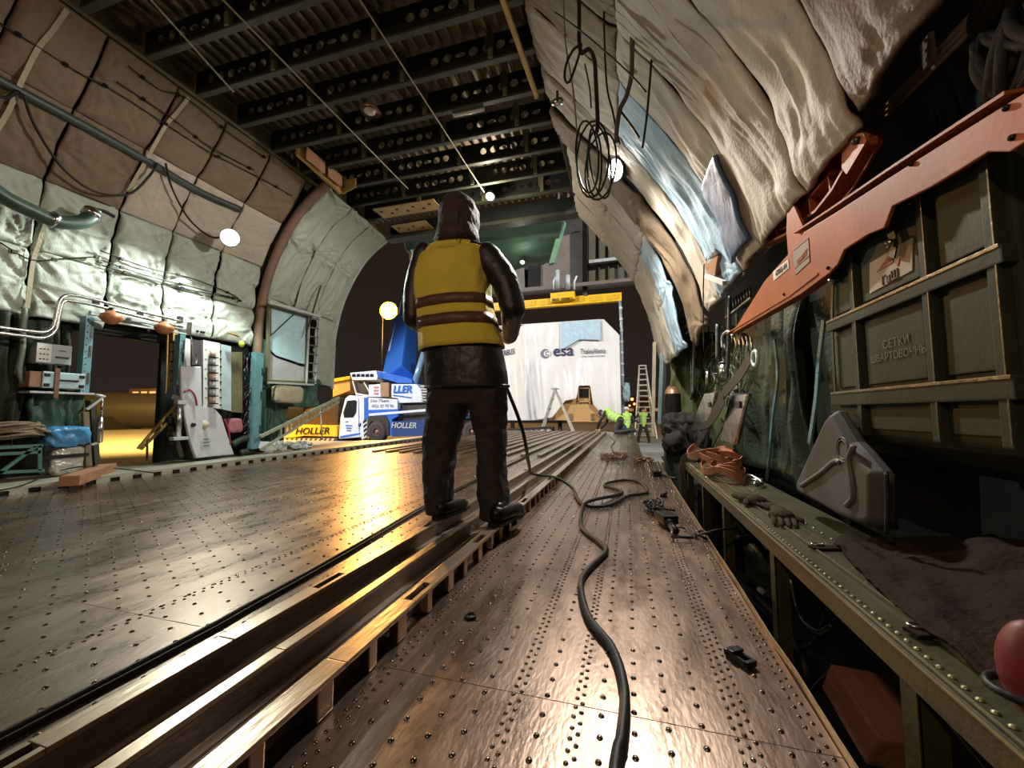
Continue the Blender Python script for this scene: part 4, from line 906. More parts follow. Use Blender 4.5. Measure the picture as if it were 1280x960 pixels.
MB().cyl(L(224, 505, -5.5), L(223, 548, -5.5), .03, .03, 14).build('cylinder', STEEL, t)
for p in ((212, 525), (213, 535), (213, 552)): MB().ball(L(*p, x=-5.62), .05, 10, 7).build('roller', BLKM, t)
b = MB(); b.box(L(224, 548, -5.5), (.08, .18, .04), None, .005); b.box(L(226, 503, -5.5), (.08, .12, .05), None, .005); b.build('clamp', LGREY, t)
# white panel door
DOORW = mat('door_white', (.50, .52, .55), .4, 0, .15, 6, .2, 40)
t = thing('white_hatch', 'scuffed white hatch door leaning beside the cartridge rack', 'hatch', tuple(L(262, 572, -5.5)))
pp = [(226, 458), (252, 458), (253, 508), (268, 510), (277, 520), (285, 545), (293, 568), (245, 573), (238, 552), (231, 520), (227, 490)]
b = MB(); b.prism([L(*p, x=-5.50) for p in pp], (-.05, 0, 0)); o = b.build('panel', DOORW, t); md = o.modifiers.new('b', 'BEVEL'); md.width = .012; md.segments = 2
b = MB(); b.tube(pl([(231, 490), (236, 487), (242, 492), (245, 500), (246, 507)], -5.47), .012, 8); b.build('handle', mat('red_handle', (.30, .03, .04), .35), t)
b = MB(); b.cyl(L(242, 531, -5.50), L(242, 531, -5.47), .028, .028, 14); b.build('lock', BLKM, t)
b = MB(); b.cyl(L(255, 531, -5.50), L(255, 531, -5.492), .06, .06, 20); b.build('round_sticker', mat('sticker_tan', (.50, .46, .32), .6), t)
b = MB(); b.box(L(257, 555, -5.497), (.008, .13, .10)); b.build('data_plate', LGREY, t)
b = MB()
for i in range(3): b.box(L(258, 549 + i * 4, -5.492), (.004, .08, .008))
b.build('print', DSTEEL, t)
t = thing('upper_panel', 'narrow white panel above the hatch door, behind the hook', 'panel', tuple(L(232, 458, -5.56)))
b = MB(); b.prism([L(*p, x=-5.58) for p in ((229, 422), (238, 424), (238, 458), (229, 458))], (-.03, 0, 0)); b.build('sheet', WHT, t); b = MB(); b.prism([L(*p, x=-5.58) for p in ((240, 424), (252, 426), (252, 456), (240, 456))], (-.02, 0, 0)); b.build('dark_sheet', mat('plum_panel', (.06, .05, .06), .5), t)
# cartridge rack
t = thing('cartridge_rack', 'white rack with a column of banded cartridges on the left wall', 'rack', tuple(L(264, 512, -5.5)))
b = MB(); b.prism([L(*p, x=-5.52) for p in ((254, 425), (275, 429), (276, 511), (254, 508))], (-.06, 0, 0)); b.build('back_plate', WHT, t)
b = MB(); b.prism([L(*p, x=-5.52) for p in ((276, 430), (289, 433), (289, 514), (276, 511))], (-.06, 0, 0)); b.build('side_plate', mat('plate_greyblue', (.38, .50, .53), .45), t)
b = MB(); b.prism([L(*p, x=-5.56) for p in ((289, 440), (303, 440), (303, 516), (289, 515))], (-.06, 0, 0)); b.build('olive_plate', GRNL, t)
for i in range(7):
    p0, p1 = L(266, 438 + i * 9.6, -5.47), L(266, 446.5 + i * 9.6, -5.47); c_ = MB().cyl(p0, p1, .034, .034, 12).build('cartridge', LGREY if i % 3 else mat('cart%d' % i, (.5, .38, .34), .5), t)
    b = MB(); b.box(L(267, 447 + i * 9.6, -5.46), (.06, .09, .014)); b.build('band', BLKM, t)
b = MB()
for i in range(8): b.cyl(L(276, 439 + i * 9.6, -5.52), L(276, 439 + i * 9.6, -5.505), .012, .012, 8)
b.build('screws', BLKM, t)
b = MB()
for i in range(6): b.box(L(257.5, 437 + i * 12, -5.518), (.004, .03, .012))
b.build('print', CYAN, t)
solo(MB().ball(L(302, 430, -5.4), .045, 14, 10, (.8, .9, 1.1)), 'lime_ball', mat('lime', (.45, .62, .05), .5), 'lime green ball hanging under the quilts right of the rack', 'ball')
solo(MB().box(L(292, 418, -5.4), (.05, .18, .02), (-.12, 0, 0), .008), 'pale_plate', YPRM, 'small pale yellow plate under the edge of the lit quilt', 'plate')
t = thing('pink_bag', 'dusty pink bag with red strap hanging right of the white hatch', 'bag', tuple(L(292, 541, -5.6)))
b = MB(); softbox(b, L(292, 532, -5.6), (.10, .22, .20), .02, 8); b.build('bag', mat('pink_fabric', (.34, .12, .16), .7), t); MB().tube(pl([(281, 524), (286, 540), (288, 556)], -5.5), .012, 6).build('strap', mat('red_web', (.28, .03, .04), .7), t)
solo(MB().tube(pl([(290, 556), (305, 548), (318, 552), (316, 562), (300, 566)], -5.6), .05, 10), 'green_hose', GBAG, 'ribbed dark green hose lying under the pink bag', 'hose')
b = MB()
for i in range(60): p0 = L(305 + rng.rand() * 14, 440 + rng.rand() * 90, -5.7 + rng.rand() * .15); b.tube(spline([p0, p0 + V((.02 * rng.normal(), .05 * rng.normal(), -.1)), p0 + V((.02 * rng.normal(), .06 * rng.normal(), -.2))], 3), .006, 5)
tagp(b.build('wire_bundle', DSTEEL), 'tangle of dark wires and cables between rack and window bay', 'wires', kind='stuff')
post('frame_post', 317, 327, 440, 560, CYAN, 'turquoise padded post left of the window bay', -5.55, .10)
cloth('fabric_cover', 4.95, 5.3, .15, 1.9, -5.75, QN, 'teal green fabric hanging behind the window bay post', .04)
cloth('fabric_cover', 5.35, 6.5, .80, 1.35, -5.86, QN, 'teal green padding below the window bay', .06, folds=14)
cloth('fabric_cover', 5.32, 5.65, .12, .80, -5.80, QN, 'teal green fabric at the foot of the stay beam', .05, folds=5)
# window bay
t = thing('window_panel', 'pale blue backlit window panel in a grey frame in the portal', 'window', tuple(L(360, 480, -5.6)))
GLW = mat('frosted_pane', (.42, .62, .66), .25, 0, .12, 4)
b = MB(); b.prism([L(*p, x=-5.62) for p in ((337, 383), (383, 397), (382, 455), (375, 454), (345, 444), (338, 437))], (-.02, 0, 0)); b.build('pane', GLW, t)
b = MB(); b.prism([L(*p, x=-5.63) for p in ((336, 440), (345, 447), (376, 458), (383, 459), (383, 478), (335, 476))], (-.02, 0, 0)); b.build('lower_panel', LGREY, t)
b = MB(); fr = [(336, 381), (384, 396), (383, 478), (334, 476)]
for p, q in zip(fr, fr[1:] + fr[:1]): b.bar(L(*p, x=-5.6), L(*q, x=-5.6), .035, .05, (1, 0, 0))
b.build('frame', GRNL, t); b = MB(); b.bar(L(338, 420, -5.6), L(366, 394, -5.6), .015, .02, (1, 0, 0)); b.bar(L(338, 420, -5.6), L(338, 384, -5.6), .02, .02, (1, 0, 0)); b.build('stay', GRN, t)
solo(MB().bar(L(336, 378, -5.45), L(400, 396, -5.45), .04, .05, (1, 0, 0), .005), 'bay_lintel', LGREY, 'pale green bar above the window bay', 'bar')
solo(MB().bar(L(401, 357, -5.5), L(382, 420, -5.5), .02, .02, (1, 0, 0)), 'stay_rod', GRN, 'dark stay rod slanting down beside the window bay', 'rod')
t = thing('wall_ladder', 'narrow grey rack ladder right of the window panel', 'ladder', tuple(L(390, 478, -5.6)))
b = MB(); b.bar(L(387, 392, -5.55), L(383, 480, -5.55), .02, .03, (1, 0, 0)); b.build('rail', LGREY, t); b = MB(); b.bar(L(399, 395, -5.55), L(394, 480, -5.55), .02, .03, (1, 0, 0)); b.build('rail', LGREY, t)
for i in range(8): q0, q1 = L(387 - i * .5, 398 + i * 11, -5.55), L(399 - i * .5, 400 + i * 11, -5.55); MB().bar(q0, q1, .02, .03, (1, 0, 0)).build('rung', GRNL, t)
t = thing('canvas_roll', 'khaki canvas pouch hanging below the window panel', 'canvas', tuple(L(360, 508, -5.5)))
b = MB(); softbox(b, L(360, 493, -5.55), (.12, .58, .29), .02, 12); b.build('pouch', KHAK, t); b = MB(); b.bar(L(335, 478, -5.5), L(392, 481, -5.5), .03, .03, (1, 0, 0)); b.build('hanger_bar', LGREY, t)
t = thing('stay_beam', 'pale slotted beam slanting up out of the nose portal on the left', 'beam', tuple(at(327, 562, x=-5.3)))
q = lambda px, py: at(px, py, x=-5.35)
b = MB(); b.bar(q(325, 546), q(424, 497), .05, .03, (1, 0, 0), .003); b.bar(q(325, 562), q(424, 502), .035, .025, (1, 0, 0))
for i in range(14): f_ = .25 + .75 * (i + .3) / 14; b.bar(q(325 + 99 * f_, 546 - 49 * f_), q(325 + 99 * f_, 562 - 60 * f_), .03, .012, (1, 0, 0))
b.build('beam', mat('pale_green', (.36, .40, .30), .5, .2, .3, 9), t); MB().cyl(q(400, 510), q(403, 550), .012, .012, 8).build('strut', LGREY, t)
b = MB()
for i in range(26):
    p0 = at(330 + rng.rand() * 60, 560 - rng.rand() * 6 + 0, x=-5.45); b.box(p0 + V((0, 0, .0)), (.08 + .1 * rng.rand(), .08 + .2 * rng.rand(), .03 + .05 * rng.rand()), (rng.rand() * .5, rng.rand() * .5, rng.rand() * 3), .008)
tagp(b.build('snow_and_scraps', mat('scrap_white', (.55, .58, .58), .5, 0, .5, 12)), 'pale scraps and fittings lying at the foot of the window bay', 'scraps', kind='stuff')
# beyond the side opening
t = thing('distant_hull', 'long grey rounded hull far beyond the side opening', 'hull', (-46, 36, -.78))
d = V((.75, .66, 0)).normalized(); c0 = V((-47, 26, 1.0)); b = MB(); b.tube([c0 - d * 40, c0 - d * 36, c0 + d * 12, c0 + d * 16], [.6, 1.7, 1.7, .8], 20); b.build('hull', mat('hull_grey', (.055, .05, .045), .5), t)
b = MB(); b.box(c0 + V((0, 0, -1.2)), (3, 3, 1.2)); b.build('support', DSTEEL, t)
t = thing('distant_cabin', 'small far cabin with orange lit windows beyond the opening', 'cabin', (-52, 40, -.78)); q = at(198, 497, y=34)
b = MB(); b.box((q.x, q.y, 1.4), (5, 3, 4.4)); b.build('walls', mat('cabin_wall', (.5, .35, .2), .6), t)
for i in range(3): b = MB(); b.box((q.x - 1.4 + 1.4 * i, q.y - 1.52, 3.0), (.9, .05, .5)); b.build('window', emis('win%d' % i, (1, .45, .15), 1.5), t)
# ================================================================ ROOF DETAILS
for pts, lab in (([(230, -50), (320, 42), (510, 236)], 'left taut cable running along under the roof beams'), ([(410, -60), (450, 0), (605, 240)], 'right taut cable running along under the roof beams'), ([(140, -60), (180, -10), (292, 115)], 'short taut cable near the left roof edge')):
    solo(MB().tube([at(*p, z=4.33) for p in pts], .009, 6), 'roof_cable', KHAK, lab, 'cable', 'taut cables under the roof')
solo(MB().bar(at(622, -20, z=4.3), at(671, 121, z=4.3), .045, .05, bev=.004), 'ceiling_batten', YPRM, 'yellow wooden batten fixed under the near roof beams', 'batten')
t = thing('ceiling_tube_light', 'white unlit tube lamp under the fourth roof beam', 'lamp', tuple(at(585, 140, z=4.36))); MB().cyl(at(567, 145, z=4.38), at(604, 137, z=4.38), .02, .02, 10).build('tube', WHT, t); MB().bar(at(566, 143, z=4.41), at(605, 135, z=4.41), .05, .03).build('holder', LGREY, t)
q = at(462, 140, z=4.36); t = thing('ceiling_dome_light', 'round copper dome light off, under the roof beams', 'lamp', tuple(q))
MB().revolve(q, (0, 0, 1), [(.11, 0), (.12, .02), (.10, .05), (.05, .08), (.001, .09)], 20).build('dome', mat('copper_dome', (.40, .24, .17), .3, .6), t); MB().ball(q + V((0, 0, .01)), .07, 14, 8, (1, 1, .5)).build('lens', mat('lens', (.5, .45, .4), .15, 0, 0), t)
# hatch box at left roof edge
t = thing('hatch_box', 'yellow primed hatch box with orange panels at the left roof edge', 'box', tuple(at(400, 205, z=4.3)))
b = MB(); p0, p1, p2, p3 = at(372, 180, z=4.25), at(428, 228, z=4.25), at(429, 205, z=4.40), at(378, 160, z=4.40)
b.prism([V((-4.35, 4.3, 4.45)), V((-4.35, 5.2, 4.45)), V((-4.35, 5.2, 4.22)), V((-4.35, 4.3, 4.30))], (-.05, 0, 0)); b.prism([V((-4.35, 5.2, 4.45)), V((-4.1, 5.2, 4.45)), V((-4.1, 5.2, 4.3)), V((-4.35, 5.2, 4.22))], (0, .02, 0)); b.build('side_panel', YPRM, t)
b = MB(); b.box((-4.28, 4.55, 4.36), (.012, .36, .18)); b.box((-4.28, 4.95, 4.36), (.012, .30, .18)); b.build('orange_panel', mat('salmon', (.55, .28, .18), .6), t)
for j, (x0, x1, y0) in enumerate(((-4.3, -3.1, 6.1), (-4.35, -3.6, 6.75))):
    b = MB(); zt = 4.33; b.box(((x0 + x1) / 2, y0, zt), (x1 - x0, .34, .015)); o = None
    t = thing('ceiling_gusset_plate', 'tan gusset plate with round holes at the nose end of the roof, %s' % ('large one' if j == 0 else 'small one'), 'plate', ((x0 + x1) / 2, y0, zt)); b.build('plate', YPRM, t)
    b = MB()
    for i in range(int((x1 - x0) / .16)): b.cyl((x0 + .1 + .16 * i, y0 - .05 + .1 * (i % 2), zt - .012), (x0 + .1 + .16 * i, y0 - .05 + .1 * (i % 2), zt + .01), .03, .03, 12)
    b.build('holes', BLK, t)
# ================================================================ RIGHT SIDE
def R_(px, py, x=.9): return at(px, py, x=x)
def rp_(pts, x=.9, n=6): return spline([R_(*p, x=x) for p in pts], n)
# bench
BX0, BX1, BZ = .525, .90, .20
t = thing('side_bench', 'long olive green riveted bench along the right wall', 'bench', (.7, 2.2, -.5))
b = MB(); b.box(((BX0 + BX1) / 2, 2.25, BZ - .008), (BX1 - BX0, 3.9, .016), bev=.003); 
for x in (.615, .70): b.box((x, 2.25, BZ + .004), (.006, 3.9, .012))
b.box((.66, 2.25, BZ + .001), (.085, 3.9, .006)); b.build('seat_top', OLIVE, t)
b = MB(); b.box((BX0, 2.25, BZ - .03), (.008, 3.9, .055), bev=.002); b.box((BX0 - .004, 2.25, BZ - .003), (.008, 3.9, .008), bev=.003); b.box((BX0 + .008, 2.25, BZ + .002), (.006, 3.9, .008), bev=.002); b.box((BX0 + .02, 2.25, BZ - .056), (.04, 3.9, .005)); b.build('front_rail', OLIVE, t); b = MB(); b.box((BX0 - .006, 2.25, BZ + .001), (.004, 3.9, .003)); b.box((BX0 + .009, 2.25, BZ + .0065), (.004, 3.9, .002)); b.box((.617, 2.25, BZ + .0105), (.003, 3.9, .001)); b.build('worn_edge', mat('worn_edge_m', (.30, .27, .17), .35, .5), t)
xy = [(BX0 + .03, y) for y in np.arange(.35, 4.15, .03)] + [(x, y + dx) for dx, x in ((0, .63), (.0, .655), (0, .685)) for y in np.arange(.42, 4.1, .36)] + [(x, y) for x in (.635, .685) for y in np.arange(.4, 4.1, .09)] + [(.735, y) for y in np.arange(.4, 4.1, .075)]
a_, f_ = rivet_set(xy, .0062, BZ + .001); b = MB(); b.add(a_, f_, True); rb = b.build('rivets', mat('olive_rivet', (.36, .34, .20), .3, .5), t, fix=False); tagp(rb, 'rows of rivet heads along the bench top', kind='stuff')
for px, py in ((1143, 860), (972, 760), (908, 680), (881, 640), (862, 620)):
    q = R_(px, py, BX0 + .02); b = MB(); b.box((BX0 + .012, q.y, (BZ - .06 - .50) / 2), (.006, .05, .50 + BZ - .06)); b.box((BX0 + .035, q.y - .022, (BZ - .06 - .50) / 2), (.046, .006, .50 + BZ - .06)); b.build('leg', OLIVE, t)
for y in (.95, 1.75, 2.6, 3.5):
    b = MB(); b.bar((BX0 + .03, y, BZ - .07), (.9, y, -.35), .02, .03); b.build('brace', OLIVE, t)
# under the bench
TU = [([(925, 730), (950, 752), (985, 790), (1005, 830), (1010, 870)], 'thick black hose under the bench, nearer one', .028), ([(905, 705), (930, 740), (962, 765), (990, 800)], 'thick black hose under the bench, further one', .022), ([(990, 725), (1000, 770), (1022, 790), (1040, 782)], 'dusty dark cable hanging under the bench', .009), ([(1040, 740), (1022, 792), (1000, 812), (975, 825)], 'thin dark cable crossing under the bench', .006), ([(1035, 840), (1015, 860), (1000, 890)], 'short pale cable end under the bench', .004)]
for pts, lab, r in TU: solo(MB().tube(rp_(pts, .66), r, 10), 'under_bench_hose', BLK if r > .012 else DSTEEL, lab, 'hose', 'hoses under the bench')
b = MB(); q0 = R_(1030, 835, .62); 
pf = [R_(1023, 848, .62), R_(1034, 818, .66), R_(1095, 872, .66), R_(1083, 934, .62)]
q = R_(1055, 880, .62); b.box(q + V((.08, 0, -.02)), (.16, .22, .105), (.35, .12, .15), .008); solo(b, 'timber_chock', WOOD, 'reddish squared timber chock lying under the bench', 'timber')
t = thing('plastic_bundle', 'crumpled dark plastic bundle under the middle of the bench', 'bundle', tuple(R_(930, 690, .7))); b = MB(); softbox(b, R_(925, 680, .72), (.14, .4, .22), .08, 12); b.build('bundle', mat('dark_plastic', (.03, .03, .032), .25, 0, .3, 9, .6, 30), t)
t = thing('green_sack', 'dark green sack wedged under the bench', 'sack', tuple(R_(958, 720, .75))); b = MB(); softbox(b, R_(955, 712, .75), (.12, .28, .25), .05, 12); b.build('sack', GBAG, t)
solo(MB().box(R_(951, 738, .62), (.02, .03, .022), (.2, .4, .3), .003), 'pale_buckle', LGREY, 'small pale buckle on the hose under the bench', 'buckle')
t = thing('strap_tie', 'small dark strap loop tied at the deck rim', 'strap', tuple(at(876, 668, z=0))); b = MB(); q = at(876, 668, z=.02); b.tube([q + V((math.cos(a) * .03, math.sin(a) * .05, .01 * math.sin(2 * a))) for a in np.linspace(0, 2 * PI, 16)[:-1]], .008, 6, closed=True); b.tube([q, q + V((.08, 0, .03)), q + V((.2, .1, .02))], .006, 6); b.build('loop', BLKM, t)
# things on the bench
t = thing('strap_pile', 'pile of folded orange brown cargo straps on the far bench', 'straps', tuple(at(900, 590, z=.2)))
q = at(893, 592, z=BZ + .01); q.x = .66
for i in range(9):
    b = MB(); c = q + V((rng.normal() * .03, -.25 + i * .055, .02 + .012 * i)); r = .11 + .03 * rng.rand(); P = []
    for a in np.linspace(0, 2 * PI * .85, 22): P.append(c + V((math.cos(a + i) * r * .9, math.sin(a + i) * r * 1.8, .03 + .03 * math.sin(a * 2 + i))))
    P = spline(P, 3); ribbon(b, P, [V((.5 * math.sin(k * .11 + i), .4 * math.cos(k * .09), 1)) for k in range(len(P))], .05, .005)
    b.build('strap', STRP, t)
b = MB(); b.tube(spline([q + V((.1, -.32, .02)), q + V((.12, -.40, .05)), q + V((.16, -.5, .02)), q + V((.1, -.55, .02))], 5), .012, 8); b.tube([q + V((.15 + .03 * math.cos(a), -.42 + .05 * math.sin(a), .03)) for a in np.linspace(0, 6.28, 12)[:-1]], .008, 6, closed=True); b.build('steel_hook', STEEL, t)
t = thing('worn_gloves', 'worn dark leather work gloves lying on the bench', 'gloves', tuple(at(950, 632, z=.2)))
for k, (px, py, rz) in enumerate(((935, 622, .5), (975, 640, -.2))):
    g = at(px, py, z=BZ + .03); b = MB(); d = V((math.sin(rz), -math.cos(rz), -.05)); b.tube([g - d * .08, g, g + d * .05], [.032, .038, .036], 12); hand(b, g, d, (0, 0, -1), 1.15, .25, 1 if k else -1)
    for v in range(len(b.v)): p_ = b.v[v]; b.v[v] = (p_[0], p_[1], max(BZ + .006, BZ + .02 + (p_[2] - BZ - .02) * .6))
    b.build('glove', mat('glove%d' % k, (.05, .035, .022), .8, 0, .5, 9, .6, 50, spec=.1), t)
# brown canvas over bench
n = 60; U, S = np.meshgrid(np.linspace(0, 1, n), np.linspace(0, 1, 34), indexing='ij')
y0 = 1.75; y1 = .75; Yv = y0 + (y1 - y0) * U; wid = .06 + .26 * np.clip(U * 2.2, 0, 1) ** .7; X0 = .70 - .10 * np.clip(U * 1.6, 0, 1)
Xv = X0 + S * (wid + .1); k_ = 3.
Zv = BZ + .012 + .022 * (ridge(U * 6 + k_ + S * 2, S * 3 + k_)) + .10 * np.clip(S - .35, 0, 1) * (1.2 + ridge(U * 9, S * 2)) * np.clip(U * 4, 0, 1) + .012 * (ridge(U * 22, S * 7 + k_) - .5)
Zv = np.maximum(Zv - .012 * (S < .08), BZ + .008)
b = MB().grid(np.stack([Xv, Yv + .05 * (noise(S * 4, U * 3) - .5), Zv], -1)); t = thing('canvas_cover', 'dark brown canvas cover with steel eyelets thrown over the near bench', 'cover', (.8, 1.2, .2)); o = b.build('cloth', CANV, t); md = o.modifiers.new('s', 'SOLIDIFY'); md.thickness = .006; md.offset = 1
for px, py in ((1022, 684), (1148, 788)):
    q = at(px, py, z=BZ + .006); tb = MB(); tb.box(q + V((.05, -.005, .004)), (.16, .035, .007), (0, 0, .25)); tb.build('tab', CANV, t)
    rb = MB(); rb.tube([q + V((math.cos(a) * .018, math.sin(a) * .010, .010)) for a in np.linspace(0, 2 * PI, 14)[:-1]], .004, 6, closed=True); rb.build('ring', STEEL, t)
# grey moulded seat panel
SX = .80
t = thing('moulded_panel', 'grey moulded plastic seat panel with a raised Y rib on the bench', 'panel', tuple(R_(1050, 650, SX)))
pp = [(1048, 512), (1040, 522), (1001, 605), (1002, 615), (1030, 630), (1060, 648), (1100, 662), (1107, 655), (1107, 592), (1085, 565), (1072, 552)]
b = MB(); cq = R_(1055, 595, SX); inner = [cq + (R_(*p, x=SX) - cq) * .90 + V((-.035, 0, 0)) for p in pp]; outer = [R_(*p, x=SX) for p in pp]; back = [p + V((.03, 0, 0)) for p in outer]; n_ = len(pp)
b.add(inner + outer + back, [tuple(range(n_))] + [(i, (i + 1) % n_, n_ + (i + 1) % n_, n_ + i) for i in range(n_)] + [(n_ + i, n_ + (i + 1) % n_, 2 * n_ + (i + 1) % n_, 2 * n_ + i) for i in range(n_)] + [tuple(range(2 * n_, 3 * n_))[::-1]])
o = b.build('shell', GREY, t); md = o.modifiers.new('b', 'BEVEL'); md.width = .012; md.segments = 3
GRD = mat('grey_plastic_rib', (.13, .125, .125), .5)
for pts in ([(1002, 607), (1025, 592), (1043, 577), (1050, 578)], [(1067, 558), (1061, 575), (1065, 600), (1066, 622), (1058, 632)]):
    MB().tube(rp_(pts, SX - .037, 6), .010, 8).build('rib', GRD, t)
b = MB(); q = R_(1053, 562, SX - .037)
for r in (.045, .035): b.tube([q + V((0, math.cos(a) * r, math.sin(a) * r)) for a in np.linspace(0, 2 * PI, 22)[:-1]], .0025, 5, closed=True)
b.build('emblem_ring', GRD, t)
solo(MB().tube(rp_([(1108, 590), (1109, 630), (1108, 668)], SX - .03), .006, 8), 'thin_rod', DSTEEL, 'thin grey rod at the right edge of the moulded panel', 'rod')
# green container hung on the wall
GX = .86
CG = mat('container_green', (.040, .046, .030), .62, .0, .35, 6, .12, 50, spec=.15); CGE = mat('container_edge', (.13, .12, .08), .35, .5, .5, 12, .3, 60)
t = thing('net_container', 'big dark green ribbed container with a paper label, hung on the right wall', 'container', tuple(R_(1150, 560, GX)))
ya, yb_ = 2.00, 1.17; zt = 1.36; zb = .63
b = MB()
sec = [(GX, zt), (GX, .60), (GX + .02, .575), (GX + .12, .52), (GX + .42, .44), (GX + .42, zt)]
b.prism([V((x, yb_, z)) for x, z in sec], (0, ya - yb_, 0)); o = b.build('shell', CG, t); md = o.modifiers.new('b', 'BEVEL'); md.width = .012; md.segments = 2
def zline(py_list): pass
for pz, hh in ((1.045, .045), (.735, .055)):
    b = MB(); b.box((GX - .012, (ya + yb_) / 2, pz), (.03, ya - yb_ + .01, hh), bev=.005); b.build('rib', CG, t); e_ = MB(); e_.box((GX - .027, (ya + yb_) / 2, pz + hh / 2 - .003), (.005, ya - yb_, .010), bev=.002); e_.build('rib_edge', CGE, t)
for yq in (1.80, 1.42, 1.20):
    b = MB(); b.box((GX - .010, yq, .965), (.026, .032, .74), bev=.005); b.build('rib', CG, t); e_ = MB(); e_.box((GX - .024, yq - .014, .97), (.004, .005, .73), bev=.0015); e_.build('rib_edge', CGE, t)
for y0_, y1_ in ((1.98, 1.83), (1.77, 1.45), (1.39, 1.215)):
    for z0_, z1_ in ((.77, 1.01), (1.075, 1.30), (.61, .70)):
        b = MB(); b.box((GX - .003, (y0_ + y1_) / 2, (z0_ + z1_) / 2), (.010, y0_ - y1_ - .02, z1_ - z0_ - .02), bev=.004); b.build('panel', CG, t)
PAPER = mat('paper_label', (.36, .29, .22), .7, 0, .2, 9)
lq = R_(1113, 333, GX - .012); b = MB(); pp_ = [R_(1087, 329, GX - .011), R_(1140, 297, GX - .011), R_(1140, 338, GX - .011), R_(1087, 367, GX - .011)]; b.prism(pp_, (.003, 0, 0)); lb = b.build('label', PAPER, t)
RDI = mat('red_ink', (.30, .06, .03), .7); b = MB(); b.prism([R_(1095, 341, GX - .013), R_(1112, 318, GX - .013), R_(1117, 327, GX - .013)], (.001, 0, 0)); b.prism([R_(1117, 327, GX - .013), R_(1122, 333, GX - .013), R_(1125, 322, GX - .013)], (.001, 0, 0)); b.build('arrow', RDI, lb)
ya_d = V((0, -1, 0)); text('ГиШ', R_(1112, 347, GX - .013), ya_d, (0, 0, 1), .042, BLK, lb, bold=.01)
CHALK = mat('faint_chalk', (.12, .125, .08), .7)
text('СЕТКИ', R_(1119, 428, GX - .011), ya_d, (0, 0, 1), .040, CHALK, t, extrude=.0004); text('ШВАРТОВОЧНЫЕ', R_(1123, 443, GX - .011), ya_d, (0, 0, 1), .036, CHALK, t, extrude=.0004)
t = thing('hanging_strap', 'black strap with steel buckle hanging over the container beside the label', 'strap', tuple(R_(1115, 320, .83)))
b = MB(); P = rp_([(1108, 262), (1112, 285), (1118, 303), (1115, 322)], .835, 5)
for a, c in zip(P, P[1:]): b.bar(a, c, .005, .03, (0, 1, 0))
b.build('webbing', BLK, t); b = MB(); b.cyl(R_(1112, 304, .825), R_(1112, 304, .815), .014, .014, 12); b.build('buckle', STEEL, t)
t = thing('hanging_strap', 'black strap with steel buckle at the left end of the container', 'strap', tuple(R_(1041, 400, .83)))
b = MB(); P = rp_([(1037, 328), (1041, 350), (1040, 400), (1043, 470), (1045, 500)], .84, 5)
for a, c in zip(P, P[1:]): b.bar(a, c, .004, .018, (0, 1, 0))
b.build('webbing', BLK, t); b = MB(); b.cyl(R_(1041, 350, .83), R_(1041, 350, .82), .016, .016, 12); b.build('buckle', STEEL, t)
# orange hoist arm
AX = .79
t = thing('hoist_beam', 'long orange steel hoist arm stowed along the right wall above the container', 'arm', tuple(R_(1100, 300, AX)))
pp = [(915, 417), (955, 352), (985, 318), (1005, 290), (1050, 262), (1130, 210), (1200, 166), (1290, 110), (1290, 172), (1262, 190), (1235, 190), (1200, 212), (1165, 233), (1115, 258), (1105, 285), (1085, 293), (1055, 312), (1047, 330), (1037, 341), (1000, 368)]
b = MB(); b.prism([R_(*p, x=AX) for p in pp], (.012, 0, 0)); o = b.build('side_plate', ORNG, t); md = o.modifiers.new('b', 'BEVEL'); md.width = .003; md.segments = 2
b = MB(); tp = pp[3:8]
for p, q in zip(tp, tp[1:]): b.bar(R_(*p, x=AX + .04), R_(*q, x=AX + .04), .09, .008)
b.build('top_flange', ORNG, t)
b = MB(); bt = [(915, 417), (1000, 368), (1037, 341)]
for p, q in zip(bt, bt[1:]): b.bar(R_(*p, x=AX + .04), R_(*q, x=AX + .04), .09, .008)
b.build('bottom_flange', ORNG, t)
b = MB()
for p in ((1139, 205), (1258, 135), (1265, 172), (1035, 335), (980, 368)): b.cyl(R_(*p, x=AX - .001), R_(*p, x=AX - .004), .007, .007, 10)
b.build('bolt_holes', BLKM, t)
pl_ = MB(); pq = [R_(991, 312, AX - .003), R_(1010, 297, AX - .003), R_(1012, 327, AX - .003), R_(994, 344, AX - .003)]; pl_.prism(pq, (.002, 0, 0)); dpl = pl_.build('data_plate', mat('plate_grey', (.12, .10, .09), .5), t)
text('1300КГ', (R_(1002, 322, AX - .006)), V((0, -1, .1)), (0, 0, 1), (.036, .03), ORNG, dpl, bold=.01)
b = MB()
for (p, q) in (((992, 313), (1009, 299)), ((994, 335), (1011, 320))): b.bar(R_(*p, x=AX - .004), R_(*q, x=AX - .004), .002, .003)
b.build('plate_lines', ORNG, dpl)
pl_ = MB(); pq = [R_(966, 340, AX - .003), R_(985, 324, AX - .003), R_(986, 335, AX - .003), R_(967, 351, AX - .003)]; pl_.prism(pq, (.002, 0, 0)); wl = pl_.build('number_label', WHT, t)
dd = (R_(985, 330, AX) - R_(966, 345, AX)); text('62065-44', (R_(976, 337.5, AX - .006)), dd, (0, 0, 1), (.040, .040), BLK, wl, bold=.005)
